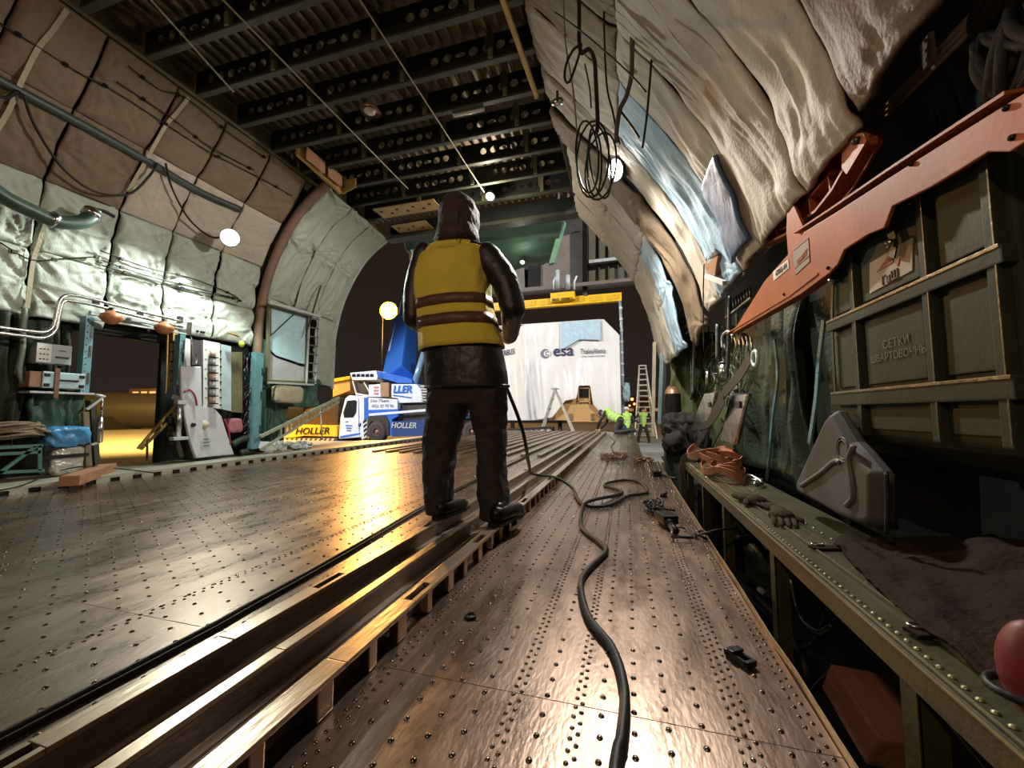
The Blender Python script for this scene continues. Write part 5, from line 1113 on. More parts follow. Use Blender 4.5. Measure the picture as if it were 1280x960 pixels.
# upper bracket arm
UX = .88
t = thing('hoist_bracket', 'open ribbed orange bracket above the long hoist arm', 'bracket', tuple(R_(1020, 260, UX)))
rim = [(955, 308), (963, 293), (990, 240), (1040, 197), (1068, 168), (1078, 165), (1083, 172), (1082, 182), (1052, 235), (1030, 262), (990, 292)]
P = [R_(*p, x=UX) for p in rim]
b = MB()
for a, c in zip(P, P[1:] + P[:1]): b.bar(a, c, .07, .012)
b.build('rim', ORNG, t); b = MB(); b.prism([p + V((.045, 0, 0)) for p in P], (.008, 0, 0)); b.build('back_plate', ORND, t)
for p, q in (((992, 240), (978, 298)), ((1018, 216), (1022, 266)), ((963, 293), (1010, 276)), ((1042, 197), (1048, 238)), ((995, 275), (1050, 212))): MB().bar(R_(*p, x=UX), R_(*q, x=UX), .06, .010).build('rib', ORNG, t)
b = MB(); b.prism([R_(*p, x=UX - .05) for p in ((1052, 185), (1068, 167), (1079, 166), (1083, 176), (1058, 218), (1052, 210))], (.012, 0, 0)); b.build('lug', ORNG, t)
b = MB(); b.cyl(R_(1070, 176, UX - .06), R_(1070, 176, UX + .06), .014, .014, 12); b.build('pin', DSTEEL, t)
b = MB(); b.prism([R_(*p, x=UX + .09) for p in ((1066, 185), (1084, 163), (1095, 166), (1096, 180), (1075, 215), (1064, 205))], (.012, 0, 0)); b.build('lug', ORNG, t)
b = MB(); b.prism([R_(*p, x=AX + .02) for p in ((984, 255), (989, 250), (1001, 277), (1010, 300), (985, 318), (983, 290))], (.012, 0, 0)); b.build('gusset', ORNG, t)
# tubes along right wall
TX = 1.0
for k, (dx, dy) in enumerate(((0, 0), (6, 3), (12, 7))):
    P = [R_(1275 + dx, -45 + dy, TX), R_(1165 + dx * .8, 72 + dy * .8, TX), R_(1077 + dx * .7, 165 + dy * .5, TX)]
    Q = [R_(958 + dx * .35, 305 + dy * .5, TX), R_(925 + dx * .35, 345 + dy * .5, TX), R_(889 + dx * .3, 382 + dy * .4, TX)]
    solo(MB().tube([P[0], P[1], P[2], Q[0], Q[1], Q[2]], .010, 8), 'wall_tube', mat('tube_pewter%d' % k, (.30, .26, .21), .35, .15), '%s of the three long pewter tubes running along the right wall' % ['top', 'middle', 'bottom'][k], 'tube', 'three long tubes on the right wall')
q = R_(1163, 62, TX - .02); b = MB(); b.bar(R_(1158, 48, TX - .02), R_(1163, 79, TX - .02), .012, .05, (0, 1, 0), .003)
for z_ in (-.03, .0, .035): b.cyl(q + V((-.006, 0, z_)), q + V((-.012, 0, z_)), .006, .006, 8)
solo(b, 'tube_clamp', mat('clamp_tan', (.28, .22, .17), .5), 'flat clamp block holding the three tubes at the upper right', 'clamp')
# fabrics of right wall
for nm, y0_, y1_, z0_, z1_, x_, m_, lab in (
    ('green_drape', .55, 1.10, .6, 2.6, 1.18, BLK, 'black cloth hanging at the right picture edge'),
    ('green_drape', 1.12, 1.52, .7, 2.3, 1.33, GBAG, 'dark green drape right of the tube clamp'),
    ('green_drape', 1.54, 2.2, 1.25, 2.3, 1.33, GBAG, 'dark green drape behind the orange bracket'),
    ('green_drape', 2.22, 2.75, .25, 1.75, 1.05, GBAG, 'green padded drape left of the net container'),
    ('green_drape', 2.77, 3.4, .22, 1.6, 1.02, GBAG, 'green padded drape left of the turquoise edged one'),
    ('green_drape', 3.45, 4.6, .2, 1.7, 1.08, GBAG, 'dark green drape behind the folded steel panels'),
    ('green_drape', 4.65, 6.2, .0, 1.6, 1.10, mat('moss_cloth', (.09, .11, .04), .8, 0, .5, 9, .7, 40), 'mossy green drape at the far end of the right wall')):
    cloth(nm, y0_, y1_, z0_, z1_, x_, m_, lab, .05, 44, 7 if y1_ - y0_ > .6 else 4)
U, S = np.meshgrid(np.linspace(0, 1, 40), np.linspace(0, 1, 40), indexing='ij'); h = .06 * ridge(U * 5 + S, S * 3) + .05 * noise(U * 9, S * 11)
o = MB().grid(np.stack([.62 + .6 * U + .02 * noise(S * 8, U * 3), 6.34 - h, .2 + 1.65 * S + 0 * U], -1)).build('moss_bundle', MATS['moss_cloth']); md = o.modifiers.new('s', 'SOLIDIFY'); md.thickness = .02; tagp(o, 'lumpy moss green padding beside the right edge of the nose opening', 'padding')
for pts, lab in (([(968, 425), (972, 470), (966, 520), (962, 565), (958, 600)], 'turquoise edge strip of the green padding, left one'), ([(1030, 400), (1024, 450), (1020, 500), (1012, 555)], 'turquoise edge strip of the green padding next to the container')):
    b = MB(); P = rp_(pts, .96)
    for a, c in zip(P, P[1:]): b.bar(a, c, .012, .035, (0, 1, 0), .004)
    solo(b, 'edge_strip', mat('teal_strip' + str(pts[0][0]), (.10, .22, .24), .5, 0, .4, 9), lab, 'strip')
t = thing('net_bundle', 'black furry net bundle hanging at the top right corner', 'net', tuple(R_(1255, 60, 1.0)))
for i in range(7):
    c = R_(1250 + 6 * i, 20 + rng.rand() * 50, .98); MB().tube(spline([c + V((0, 0, .15)), c + V((-.02, .08 * rng.rand(), .02)), c + V((0, .06 * rng.normal(), -.12)), c + V((.01, -.06, -.02))], 6), .013, 7).build('strand', DARK, t)
# red item lower right
t = thing('red_float', 'red rounded grip with dark ring at the lower right edge', 'grip', tuple(at(1283, 840, z=.2)))
q = R_(1292, 838, .545); q.z = max(q.z, BZ + .06); b = MB(); b.ball(q, .045, 18, 12, (.8, .8, 1.5)); b.build('grip', mat('red_rubber', (.16, .012, .014), .5), t); b = MB(); b.tube([q + V((-.012 + math.cos(a) * .036, math.sin(a) * .036, -.03)) for a in np.linspace(0, 2 * PI, 18)[:-1]], .006, 8, closed=True); b.build('ring', BLK, t)
# machinery between bench and portal
PIPG = mat('pipe_dull', (.13, .15, .13), .45, .4, .4, 9)
def vp(name, pts, r, m, lab, x=.9, cat='pipe', group=None): return solo(MB().tube(rp_(pts, x), r, 10), name, m, lab, cat, group)
vp('upright_pipe', [(867, 400), (867, 440), (866, 492)], .016, mat('pale_pipe', (.32, .36, .34), .4, .4), 'pale upright pipe standing in the far right machinery', .85)
vp('upright_pipe', [(862, 420), (864, 460), (864, 500)], .010, STEEL, 'thin bright pipe beside the pale upright pipe', .86)
vp('upright_pipe', [(897, 405), (897, 450)], .020, PIPG, 'dull upright pipe below the brown pouch', .9)
vp('upright_pipe', [(912, 370), (911, 430), (909, 465)], .016, PIPG, 'dull pipe with bend beneath the bolt rack', .9)
vp('upright_pipe', [(926, 432), (926, 480), (922, 497), (910, 520)], .007, STEEL, 'thin bent steel pipe running down behind the belt', .88)
vp('upright_pipe', [(931, 478), (926, 490), (890, 560)], .006, STEEL, 'thin diagonal steel pipe reaching the strap pile', .86)
vp('upright_pipe', [(903, 435), (903, 420), (910, 414), (916, 420)], .010, LGREY, 'grey hooked pipe under the tip of the hoist arm', .86)
for (p, q, r, lab) in (((905, 455), (905, 476), .045, 'large polished upright cylinder in the right machinery'), ((885, 463), (884, 490), .028, 'slimmer polished upright cylinder left of the large one')):
    t = thing('steel_cylinder', lab, 'cylinder', tuple(R_(*q, x=.95))); MB().cyl(R_(*p, x=.95), R_(*q, x=.95), r, r, 16).build('barrel', STEEL, t); b = MB(); a = R_(*p, x=.95); b.revolve(a, (0, 0, 1), [(r, 0), (r * 1.08, .005), (r * 1.08, .02), (r * .5, .03), (.001, .035)], 16); b.build('cap', DSTEEL, t)
t = thing('gas_bottle', 'dark gas bottle with copper shoulder near the nose opening', 'bottle', tuple(R_(840, 560, .8)))
a = at(841, 484, y=6.35); b = MB(); b.revolve(V((a.x, a.y, .18)), (0, 0, 1), [(.11, 0), (.12, .03), (.12, a.z - .28)], 18); b.build('barrel', BLKM, t); b = MB(); b.revolve(V((a.x, a.y, a.z - .10)), (0, 0, 1), [(.12, 0), (.11, .05), (.07, .11), (.03, .13), (.025, .2), (.001, .2)], 18); b.build('shoulder', mat('copper_shoulder', (.45, .24, .14), .35, .6), t)
for (pp_, lab) in ((((880, 492), (894, 490), (880, 560), (862, 556), (868, 520)), 'shiny folded steel panel, left of the pair'), (((912, 492), (934, 492), (918, 556), (900, 552)), 'shiny folded steel panel behind the black belt, right of the pair')):
    t = thing('folded_panel', lab, 'panel', tuple(R_(*pp_[-1], x=.78))); b = MB(); b.prism([R_(*p, x=.78) for p in pp_], (.035, 0, 0)); o = b.build('sheet', STEEL, t); md = o.modifiers.new('b', 'BEVEL'); md.width = .012; md.segments = 3
    b = MB(); m_ = R_((pp_[0][0] + pp_[1][0]) / 2, pp_[0][1] + 14, .775); b.box(m_, (.012, .10, .05), None, .004); b.build('latch', BLKM, t); c1, c2 = R_(*pp_[1], x=.80), R_(*pp_[2], x=.80); MB().bar(c1, c2, .03, .02, (1, 0, 0)).build('edge', BRWN, t)
t = thing('black_belt', 'broad black cargo belt hanging diagonally across the steel panels', 'belt', tuple(R_(880, 560, .75)))
b = MB(); P = rp_([(938, 445), (925, 468), (905, 492), (890, 520), (878, 545), (860, 575)], .74, 5)
ribbon(b, P, (0, 1, .6), .085, .006)
b.build('webbing', BLK, t); b = MB(); P = rp_([(905, 500), (885, 530), (858, 538), (860, 560), (868, 590)], .73, 5)
ribbon(b, P, (0, 1, .6), .07, .006)
b.build('loose_end', BLK, t); b = MB(); q = R_(944, 448, .74); b.tube([q + V((0, math.cos(a) * .05, math.sin(a) * .045)) for a in np.linspace(0, 2 * PI, 12)[:-1]], .012, 6, closed=True); b.build('steel_ring', mat('pale_steel', (.7, .8, .85), .3, .3), t)
t = thing('draped_webbing', 'grey brown webbing draped over the far end of the bench', 'webbing', tuple(R_(850, 600, .6)))
for i in range(7):
    b = MB(); x_ = .52 + .03 * i; P = spline([V((x_ + .1, 4.05 + .1 * i, .26)), V((x_, 4.1 + .12 * i, .27)), V((x_ - .03, 4.1 + .12 * i, .15)), V((x_ - .02, 4.12 + .12 * i, -.05)), V((x_ - .03, 4.15 + .12 * i, -.35))], 4)
    for a, c in zip(P, P[1:]): b.bar(a, c, .05, .008, (0, 1, 0))
    b.build('strap', DARK if i % 2 else mat('web_grey%d' % i, (.10, .085, .07), .8), t)
t = thing('tan_crate', 'small tan block beyond the bench end beside the deck', 'block', tuple(R_(836, 600, .6))); b = MB(); b.box(R_(838, 588, .62), (.2, .5, .2), (0, 0, .05), .02); b.build('block', mat('block_tan', (.16, .12, .08), .8), t); b = MB(); b.box(R_(838, 574, .62), (.22, .52, .03), None, .006); b.build('lid', DARK, t)
solo(MB().bar(R_(831, 562, .65), R_(844, 530, .65), .03, .05, (1, 0, 0)), 'rust_bar', mat('rust_bar_m', (.16, .07, .05), .7), 'rust red bar leaning near the gas bottle', 'bar')
t = thing('dark_pack', 'dark canvas pack standing near the nose opening', 'pack', (.72, 5.95, .16)); b = MB(); softbox(b, V((.72, 5.95, .40)), (.44, .5, .48), .12, 14); b.build('pack', DARK, t)
t = thing('portal_frame_post', 'greenish frame posts at the right edge of the nose opening', 'post', tuple(R_(825, 540, .7)))
for p, q, m_ in (((818, 428), (816, 545), KHAK), ((829, 400), (824, 530), mat('post_cyan', (.16, .26, .28), .4, .3)), ((833, 402), (828, 530), GRND)): MB().bar(at(*p, y=6.6), at(*q, y=6.6), .05, .10, (0, 1, 0), .006).build('column', m_, t)
solo(MB().bar(R_(836, 389, .75), R_(857, 376, .75), .05, .05, bev=.004), 'white_beam_end', WHT, 'white beam end sticking out below the tan quilt', 'beam')
solo(MB().bar(R_(838, 402, .75), R_(860, 408, .75), .05, .05, bev=.004), 'yellow_beam_end', YPRM, 'small yellow beam end below the white one', 'beam')
t = thing('leather_pouch', 'shiny brown leather pouch hanging between the blue quilts', 'pouch', tuple(R_(888, 348, .74)))
b = MB(); b.prism([R_(*p, x=.72) for p in ((879, 318), (893, 311), (897, 320), (893, 345), (888, 349), (881, 334))], (.05, 0, 0)); o = b.build('body', BRWN, t); md = o.modifiers.new('b', 'BEVEL'); md.width = .01; md.segments = 2
b = MB(); b.prism([R_(*p, x=.71) for p in ((878, 314), (892, 306), (896, 318), (882, 326))], (.02, 0, 0)); b.build('flap', BLK, t); b = MB(); b.bar(R_(883, 345, .7), R_(906, 354, .7), .03, .03); b.build('hook_bar', LGREY, t)
solo(MB().tube(rp_([(880, 330), (879, 380), (880, 440)], .70), .006, 6), 'pouch_cord', BLK, 'thin black cord hanging from the leather pouch', 'cord')
t = thing('bolt_rack', 'rack of upright steel bolts below the three tubes', 'rack', tuple(R_(925, 395, .92)))
for i in range(9): MB().cyl(R_(910 + 3.4 * i, 378 - 2.6 * i, .92), R_(911 + 3.4 * i, 394 - 2.6 * i, .92), .009, .009, 8).build('bolt', DSTEEL, t)
MB().bar(R_(908, 397, .92), R_(940, 372, .92), .03, .015).build('rail', PIPG, t)
b = MB()
for i in range(90):
    p0 = R_(848 + rng.rand() * 75, 395 + rng.rand() * 110, .96 + .06 * rng.rand()); b.tube(spline([p0, p0 + V((.0, .12 * rng.normal(), -.10)), p0 + V((.0, .2 * rng.normal(), -.2 + .1 * rng.rand()))], 3), .005 + .006 * rng.rand(), 5)
tagp(b.build('hose_tangle', PIPG), 'tangle of thin hoses and wires on the far right wall', 'hoses', kind='stuff')
t = thing('valve_cluster', 'rusty valve cluster under the tip of the hoist arm', 'valve', tuple(R_(932, 440, .85)))
b = MB(); b.ball(R_(928, 424, .86), .06, 14, 9, (.7, 1.2, .8)); b.build('body', mat('rust_valve', (.16, .08, .06), .6, .2), t)
for i in range(5): MB().tube(rp_([(918 + 5 * i, 420), (920 + 5 * i, 432), (916 + 6 * i, 446)], .83), .007, 6).build('fitting', STEEL, t)
# ropes and hoses hanging from the roof on the right quilts
HY = 2.55
def H(px, py, y=HY): return at(px, py, y=y)
def hp_(pts, y=HY, n=8): return spline([H(*p, y=y) for p in pts], n)
t = thing('hose_coil', 'black hose hanging from the roof in coils before the right quilts', 'hose', tuple(H(740, 250)))
MB().tube(hp_([(723, -40), (724, 20), (724, 50), (727, 66), (736, 62), (743, 75), (745, 105), (747, 150), (746, 165)], n=8), .014, 8).build('loop', BLK, t)
MB().tube(hp_([(727, 55), (722, 75), (712, 102), (706, 98), (708, 80), (717, 62), (727, 57)]), .009, 8).build('loop', BLK, t)
for i, (c0_, rx, ry, tl) in enumerate(((738, 14, 45, .05), (743, 20, 48, -.05), (750, 13, 46, .12), (741, 9, 40, 0), (747, 19, 42, -.12))):
    pts = [(c0_ + 2 * i - 4 + math.cos(a) * rx + math.sin(a) * ry * tl, 196 + i * 3 + math.sin(a) * ry) for a in np.linspace(0, 2 * PI, 22)[:-1]]
    MB().tube([H(*p, y=HY + .02 * i) for p in pts], .007, 7, closed=True).build('loop', BLKM, t)
for pts, r, lab, m_ in (([(703, -30), (706, 40), (708, 62), (716, 110), (720, 150), (722, 180)], .006, 'knotted rope left of the hose coil', ROPE), ([(754, -30), (756, 60), (759, 110), (766, 140), (771, 165), (775, 180)], .007, 'dark rope right of the hose coil', BLKM), ([(803, -30), (797, 8), (791, 20), (790, 70), (789, 95), (783, 120), (775, 137), (771, 160), (770, 178)], .016, 'taped cable bundle hanging before the right quilts', mat('tape_grey', (.09, .07, .06), .5, 0, .6, 60)), ([(821, -30), (818, 30), (814, 80), (811, 118), (808, 150), (803, 185)], .008, 'thin hose hanging right of the taped bundle', BLKM), ([(775, 138), (790, 158), (799, 172)], .008, 'short dark hose from the taped bundle towards the lamp', BLKM), ([(693, 15), (712, 28), (742, 52), (785, 90), (808, 115)], .005, 'thin cord crossing the upper right quilts', BLKM), ([(731, 80), (737, 110), (739, 135)], .005, 'thin cord end between the coil loops', BLKM)):
    P = hp_(pts, 2.4 if r == .005 else HY + .1); b = MB(); b.tube(P, r, 7)
    if m_ is ROPE:
        for p in P[::9]: b.ball(p, .014, 8, 5)
    solo(b, 'hanging_line', m_, lab, 'rope', 'lines hanging from the roof on the right')
solo(MB().bar(H(797, 9), H(815, 26), .02, .05, bev=.006), 'hanging_tool', BLK, 'black flat tool hanging near the taped cable bundle', 'tool')
q = at(697, 127, y=3.0); t = thing('pulley', 'small bright pulley at the right roof edge', 'pulley', tuple(q)); b = MB(); b.tube([q + V((math.cos(a) * .04, .02 * math.sin(a), math.sin(a) * .04)) for a in np.linspace(0, 2 * PI, 16)[:-1]], .012, 8, closed=True); b.build('wheel', STEEL, t); MB().bar(q + V((0, 0, .0)), q + V((0, 0, .09)), .02, .012, (0, 1, 0)).build('bracket', DSTEEL, t)
for i, pts in enumerate(([(960, 0), (985, 40), (1010, 90), (1020, 130)], [(1012, 10), (1028, 60), (1045, 90), (1030, 118), (1018, 142)])):
    pass
# ================================================================ OUTSIDE
WRAP = mat('white_sheeting', (.72, .71, .70), .35, 0, .06, 1.5, .5, 3, stretch=(1, 1, .25))
WRAPB = mat('pale_blue_film', (.45, .62, .74), .35)
TAN = mat('container_tan', (.50, .29, .11), .6, 0, .1, 2)
BOOM = mat('crane_blue', (.03, .14, .55), .3, .1, .15, 3); NAVY = mat('crane_navy', (.02, .05, .18), .4); CWHT = mat('crane_white', (.62, .68, .78), .35); CYEL = mat('crane_yellow', (.75, .42, .03), .4); YEL = mat('lift_yellow', (.80, .50, .0), .45)
GLS = mat('dark_glass', (.015, .018, .022), .08, 0, 0)
Y0 = 19.0
def O(px, py, y=Y0): return at(px, py, y=y)
t = thing('wrapped_container', 'huge white sheeted transport container hanging from the yellow lifting beam', 'container', (-3.6, 21, .2))
XA, XB, ZA, ZB = -7.2, -.27, .26, 5.08
XS = at(657, 440, y=Y0).x; SL_ = .75
b = MB(); b.prism([V((XS, Y0 + .12, ZA)), V((XB - .05, Y0 + .12, ZA)), V((XB - .05, Y0 + 4.5, ZA)), V((XA, Y0 + 4.5, ZA)), V((XA, Y0 + .12 + (XS - XA) * SL_, ZA))], (0, 0, 3.95)); b.build('box', TAN, t)
def hemz(x):
    px = np.interp(x, [at(p, 480, y=Y0).x for p in (600, 660, 665, 685, 700, 712, 721, 724, 738, 741, 752, 760, 777)], [600, 660, 665, 685, 700, 712, 721, 724, 738, 741, 752, 760, 777])
    return np.interp(px, [600, 650, 665, 690, 702, 707, 721, 724, 738, 741, 752, 760, 777], [.30, .28, .30, .45, 1.0, 1.25, 1.35, 1.95, 1.95, 1.1, .6, .32, .28])
def topz(x): return np.interp(x, [XA, XA + .9, -.98, XB], [4.3, ZB, ZB, 4.28])
zt_text = at(704, 439, y=Y0).z
def sheet(name, x0, x1, m, f0, f1, off, nx, nz, parent, amp=.06):
    U, S = np.meshgrid(np.linspace(x0, x1, nx), np.linspace(0, 1, nz), indexing='ij'); zb_, zt_ = f0(U), f1(U); Z = zb_ + (zt_ - zb_) * S
    h = amp * (ridge(U * 1.8 + (1 - S) * .8 + noise(U, S * 2) * .8, S * .9 + 3) - .5) + amp * .5 * (ridge(U * 4.3 + S * 2, S * 1.5) - .5) + amp * (noise(U * .8, Z * .7) - .5)
    h = h * (1.2 - .5 * S) * np.clip((1 - S) * 8, .15, 1) * (1 - .88 * np.exp(-((Z - zt_text) / .55) ** 4)); o = MB().grid(np.stack([U, Y0 - off - h - .05 * (1 - S) + np.maximum(XS - U, 0) * SL_, Z], -1)).build(name, m, parent); md = o.modifiers.new('s', 'SOLIDIFY'); md.thickness = .01; return o
sheet('sheeting', XA - .02, XB, WRAP, hemz, topz, .03, 170, 90, t, .13)
sheet('blue_film', at(701, 420, y=Y0).x, at(751, 420, y=Y0).x, WRAPB, lambda x: np.interp(x, [at(701, 1, y=Y0).x, at(725, 430, y=Y0).x, at(751, 1, y=Y0).x], [3.75, 4.15, 4.05]), lambda x: topz(x) - .03, .13, 60, 30, t, .03)
b = MB(); b.prism([V((XB, Y0, ZA)), V((XB, Y0, 4.28)), V((-.98, Y0, ZB)), V((-.98, Y0 + 4.6, ZB)), V((XB, Y0 + 4.6, 4.28)), V((XB, Y0 + 4.6, ZA))], (.01, 0, .01)); b.box(((XA + XB) / 2, Y0 + 2.3, ZB + .01), (5.1, 4.6, .02)); b.build('side_sheeting', WRAP, t)
NV = mat('logo_navy', (.02, .02, .09), .6); LG = mat('logo_grey', (.16, .17, .21), .6)
yt = Y0 - .10; X = V((1, 0, 0)); Zd = V((0, 0, 1))
text('esa', at(704, 438.5, y=yt), X, Zd, (.78, .78), NV, t, bold=.012, extrude=.005)
pA = at(634, 441, y=yt)
for _ in range(9): pA = at(634, 441, y=yt + max(0, XS - pA.x) * SL_)
text('AIRBUS', pA + V((-.02, -.025, 0)), V((1, -SL_, 0)), Zd, (.40, .40), NV, t, bold=.012, extrude=.005)
text('ThalesAlenia', at(741, 439, y=yt), X, Zd, (.23, .36), LG, t, extrude=.005); text('a Thales / Leonardo company Space', at(741, 445, y=yt), X, Zd, (.075, .11), LG, t, extrude=.003)
q = at(681.5, 442, y=yt); b = MB(); r = .23; seg = 30
vs = [q + V((math.cos(a) * r, 0, math.sin(a) * r)) for a in np.linspace(0, 2 * PI, seg, False)]; b.prism(vs, (0, .01, 0)); em = b.build('round_emblem', LG, t)
b = MB(); c_ = q + V((.10, -.012, 0)); b.prism([c_ + V((math.cos(a) * .17, 0, math.sin(a) * .15)) for a in np.linspace(0, 2 * PI, 20, False)], (0, .004, 0)); b.build('emblem_cutout', WRAP, em); b = MB(); c_ = q + V((.12, -.018, 0)); b.tube([c_ + V((math.cos(a) * .09, 0, math.sin(a) * .09)) for a in np.linspace(.6, 5.6, 14)], .022, 6); b.build('emblem_letter', LG, em)
b = MB(); b.box(at(730, 491, y=Y0 + .06), (.44, .08, .40)); wn = b.build('vent_window', BLKM, t); b = MB()
for (px, py, w, h) in ((730, 485, .56, .06), (730, 502, .56, .06), (723, 495, .06, .7), (737, 495, .06, .7)): b.box(at(px, py, y=Y0 + .03), (w, .06, h))
b.build('frame', TAN, wn)
b = MB()
for px in (713, 741, 692, 760): b.box(at(px, 521, y=Y0 + .08), (.16, .05, .30))
b.build('foot_plates', mat('foot_brown', (.25, .14, .06), .6), t)
for px in (655, 685, 740): pass
# lifting beam
t = thing('lifting_beam', 'yellow lifting beam spanning above the white container', 'beam', tuple(at(716, 374, y=20)))
pa, pb = at(598, 386, y=20.5), at(777, 371.5, y=20.5); b = MB(); b.bar(pa, pb, .3, .42); 
n_ = 9
b.build('beam', YEL, t)
b = MB()
for i in range(n_): c = pa + (pb - pa) * (i + .5) / n_; b.box(c + V((0, -.17, 0)), (.6, .02, .26), (0, -.07, 0))
b.build('recess_panel', mat('lift_yellow_deep', (.70, .40, .0), .5), t)
c = at(704, 374, y=20.3); b = MB(); b.box(c + V((0, 0, .12)), (1.25, .5, .50), (0, -.05, 0), .03); ctr = b.build('centre_box', YEL, t); text('MAX 15000KG', c + V((0, -.27, -.08)), X, Zd, (.17, .19), BLK, ctr, bold=.02, extrude=.004)
for px, lab in ((697, 'left'), (709, 'right')):
    MB().tube([at(px, 366, y=20.3), at(px + 2, 200, y=20.6)], .06, 8).build('sling', LGREY, t)
for x_ in (0, 1):
    px = 778; 
b = MB(); b.tube([at(775, 376, y=20), at(776.5, 400, y=20), at(777.5, 440, y=20), at(779, 500, y=20), at(779, 524, y=20)], .07, 8); b.build('side_sling', mat('sling_blue', (.30, .42, .52), .4, .2, .4, 9), t)
b = MB()
for i in range(9): b.ball(at(776 + i * .35, 385 + i * 14, y=19.95), .09, 8, 6)
b.build('sling_knots', WHT, t)
t = thing('pale_bag', 'pale blue bag hanging at the right corner of the container', 'bag', tuple(at(781, 505, y=19.6))); b = MB(); softbox(b, at(783, 490, y=19.7), (.28, .3, .8), .15, 8); b.build('bag', mat('bag_blue', (.35, .50, .58), .5), t)
t = thing('ground_frame', 'black steel skid frame on the apron under the container, left part', 'frame', tuple(at(670, 528, y=18)))
b = MB(); b.bar(at(560, 527, y=18), at(709, 527, y=18), .3, .12); b.bar(at(560, 524, y=21), at(706, 524, y=21), .3, .12)
b.build('skid', BLKM, t)
for px in (600, 650, 700): a = at(px, 528, y=18); MB().cyl((a.x, a.y, -.78), (a.x, a.y, a.z), .1, .1, 8).build('leg', BLKM, t)
t = thing('roller_dolly', 'low dark roller dolly at the end of the deck rails', 'dolly', tuple(at(665, 541, y=15.6)))
a, c = at(628, 538, y=15.6), at(691, 534, y=15.6); b = MB(); b.bar(a, c, .5, .10); b.bar(a + V((0, -.2, -.3)), c + V((.1, -.2, -.28)), .1, .08); b.build('frame', DSTEEL, t)
for i in range(9): q = a + (c - a) * (i + .5) / 9 + V((0, -.2, -.14)); MB().cyl(q + V((0, -.1, 0)), q + V((0, .1, 0)), .10, .10, 12).build('roller', mat('roller%d' % i, (.3, .28, .25), .5, .4), t)
for q in (a, c): MB().box((q.x, q.y + .1, (q.z - .78) / 2), (.1, .1, q.z + .78)).build('leg', DSTEEL, t)
# ladders
ALD = mat('ladder_alloy', (.62, .60, .52), .35, .4, .15, 9)
t = thing('tall_ladder', 'tall aluminium A-frame ladder right of the white container', 'ladder', tuple(at(806, 548, y=22)))
LY = 24.5; zt = at(803, 457, y=LY).z; xL = at(799, 457, y=LY).x; xR = at(807, 457, y=LY).x; xm = (xL + xR) / 2
fl_ = at(793, 548, y=LY).x; fr_ = at(820, 548, y=LY).x
for k, (xt, xb, yb2) in enumerate(((xL, fl_ - .0, LY - .9), (xR, fr_, LY - .9), (xL, fl_ + .25, LY + 1.2), (xR, fr_ - .1, LY + 1.2))): MB().bar((xt, LY, zt), (xb, yb2, -.78), .07, .10, (0, 1, 0)).build('rail', ALD, t)
for side, (yo, dl, dr) in enumerate(((-.9, 0, 0), (1.2, .25, -.1))):
    for i in range(13):
        f = (i + .6) / 13.2; MB().bar((xL + (fl_ + dl - xL) * f, LY + yo * f, zt + (-.78 - zt) * f), (xR + (fr_ + dr - xR) * f, LY + yo * f, zt + (-.78 - zt) * f), .05, .04, (0, 1, 0)).build('rung', ALD, t)
b = MB(); b.box((xm, LY, zt), (xR - xL + .1, .2, .06)); b.build('top_cap', ALD, t)
t = thing('step_ladder', 'low aluminium step ladder standing before the white container', 'ladder', tuple(at(697, 540, y=17.2)))
ap = at(694, 487, y=17.2); lf = at(680, 527, y=17.2); rf = at(713, 527, y=17.2); 
for dy in (-.3, .3):
    for f_ in (lf, rf):
        d = (f_ - ap); k_ = (-.78 - ap.z) / d.z; MB().bar(ap + V((0, dy * .4, 0)), (ap.x + d.x * k_ * .92, ap.y + dy, -.78), .07, .05, (0, 1, 0)).build('rail', ALD, t)
for i in range(5):
    f = (i + 1) / 6; d = lf - ap; k_ = (-.78 - ap.z) / d.z * .92; q = V((ap.x + d.x * k_ * f, ap.y, ap.z + (-.78 - ap.z) * f)); MB().box(q, (.14, .3 + .3 * f, .04)).build('tread', ALD, t)
b = MB(); b.box(ap + V((0, 0, .03)), (.3, .3, .06)); b.build('top_step', ALD, t)
# ---- crane
CY = 18.0
def K(px, py, dy=0): return at(px, py, y=CY + dy)
def slab(name, pts, m, parent, dy=0, th=2.4, bev=0):
    b = MB(); b.prism([K(*p, dy) for p in pts], (0, th, 0)); o = b.build(name, m, parent)
    if bev: md = o.modifiers.new('b', 'BEVEL'); md.width = bev; md.segments = 2
    return o
t = thing('mobile_crane', 'blue and white mobile crane truck parked outside on the left', 'crane', tuple(V((K(480, 552).x, CY + 1.2, -.78))))
cab = slab('cab', [(423, 549), (425, 522), (431, 498), (436, 494), (459, 495), (459, 546)], CWHT, t, 0, 2.4, .06)
slab('cab_window', [(430, 522), (429, 516), (434, 501), (444, 500), (446, 502), (445, 516), (441, 522)], GLS, cab, -.02, .05)
slab('windscreen', [(422, 520), (427, 497), (429, 498), (424, 522)], GLS, cab, .1, 2.2)
slab('cab_stripe', [(425, 545), (450, 541), (450, 543), (425, 548)], BOOM, cab, -.02, .04); b = MB(); b.cyl(K(450, 531, -.03), K(450, 531, .05), .10, .10, 12); b.build('fuel_cap', NAVY, cab)
b = MB(); b.bar(K(448, 498, -.02), K(449, 540, -.02), .015, .02, (0, 1, 0)); b.bar(K(432, 527, -.03), K(435, 527, -.03), .03, .03); b.build('door_line', NAVY, cab)
b = MB()
for i in range(3): b.box(K(436, 532 + 3 * i, -.02), (.42 - .08 * i, .02, .05))
b.build('door_print', BOOM, cab)
slab('mud_flap', [(454, 527), (459, 524), (458, 546), (452, 550)], WHT, t, -.05, .1); b = MB()
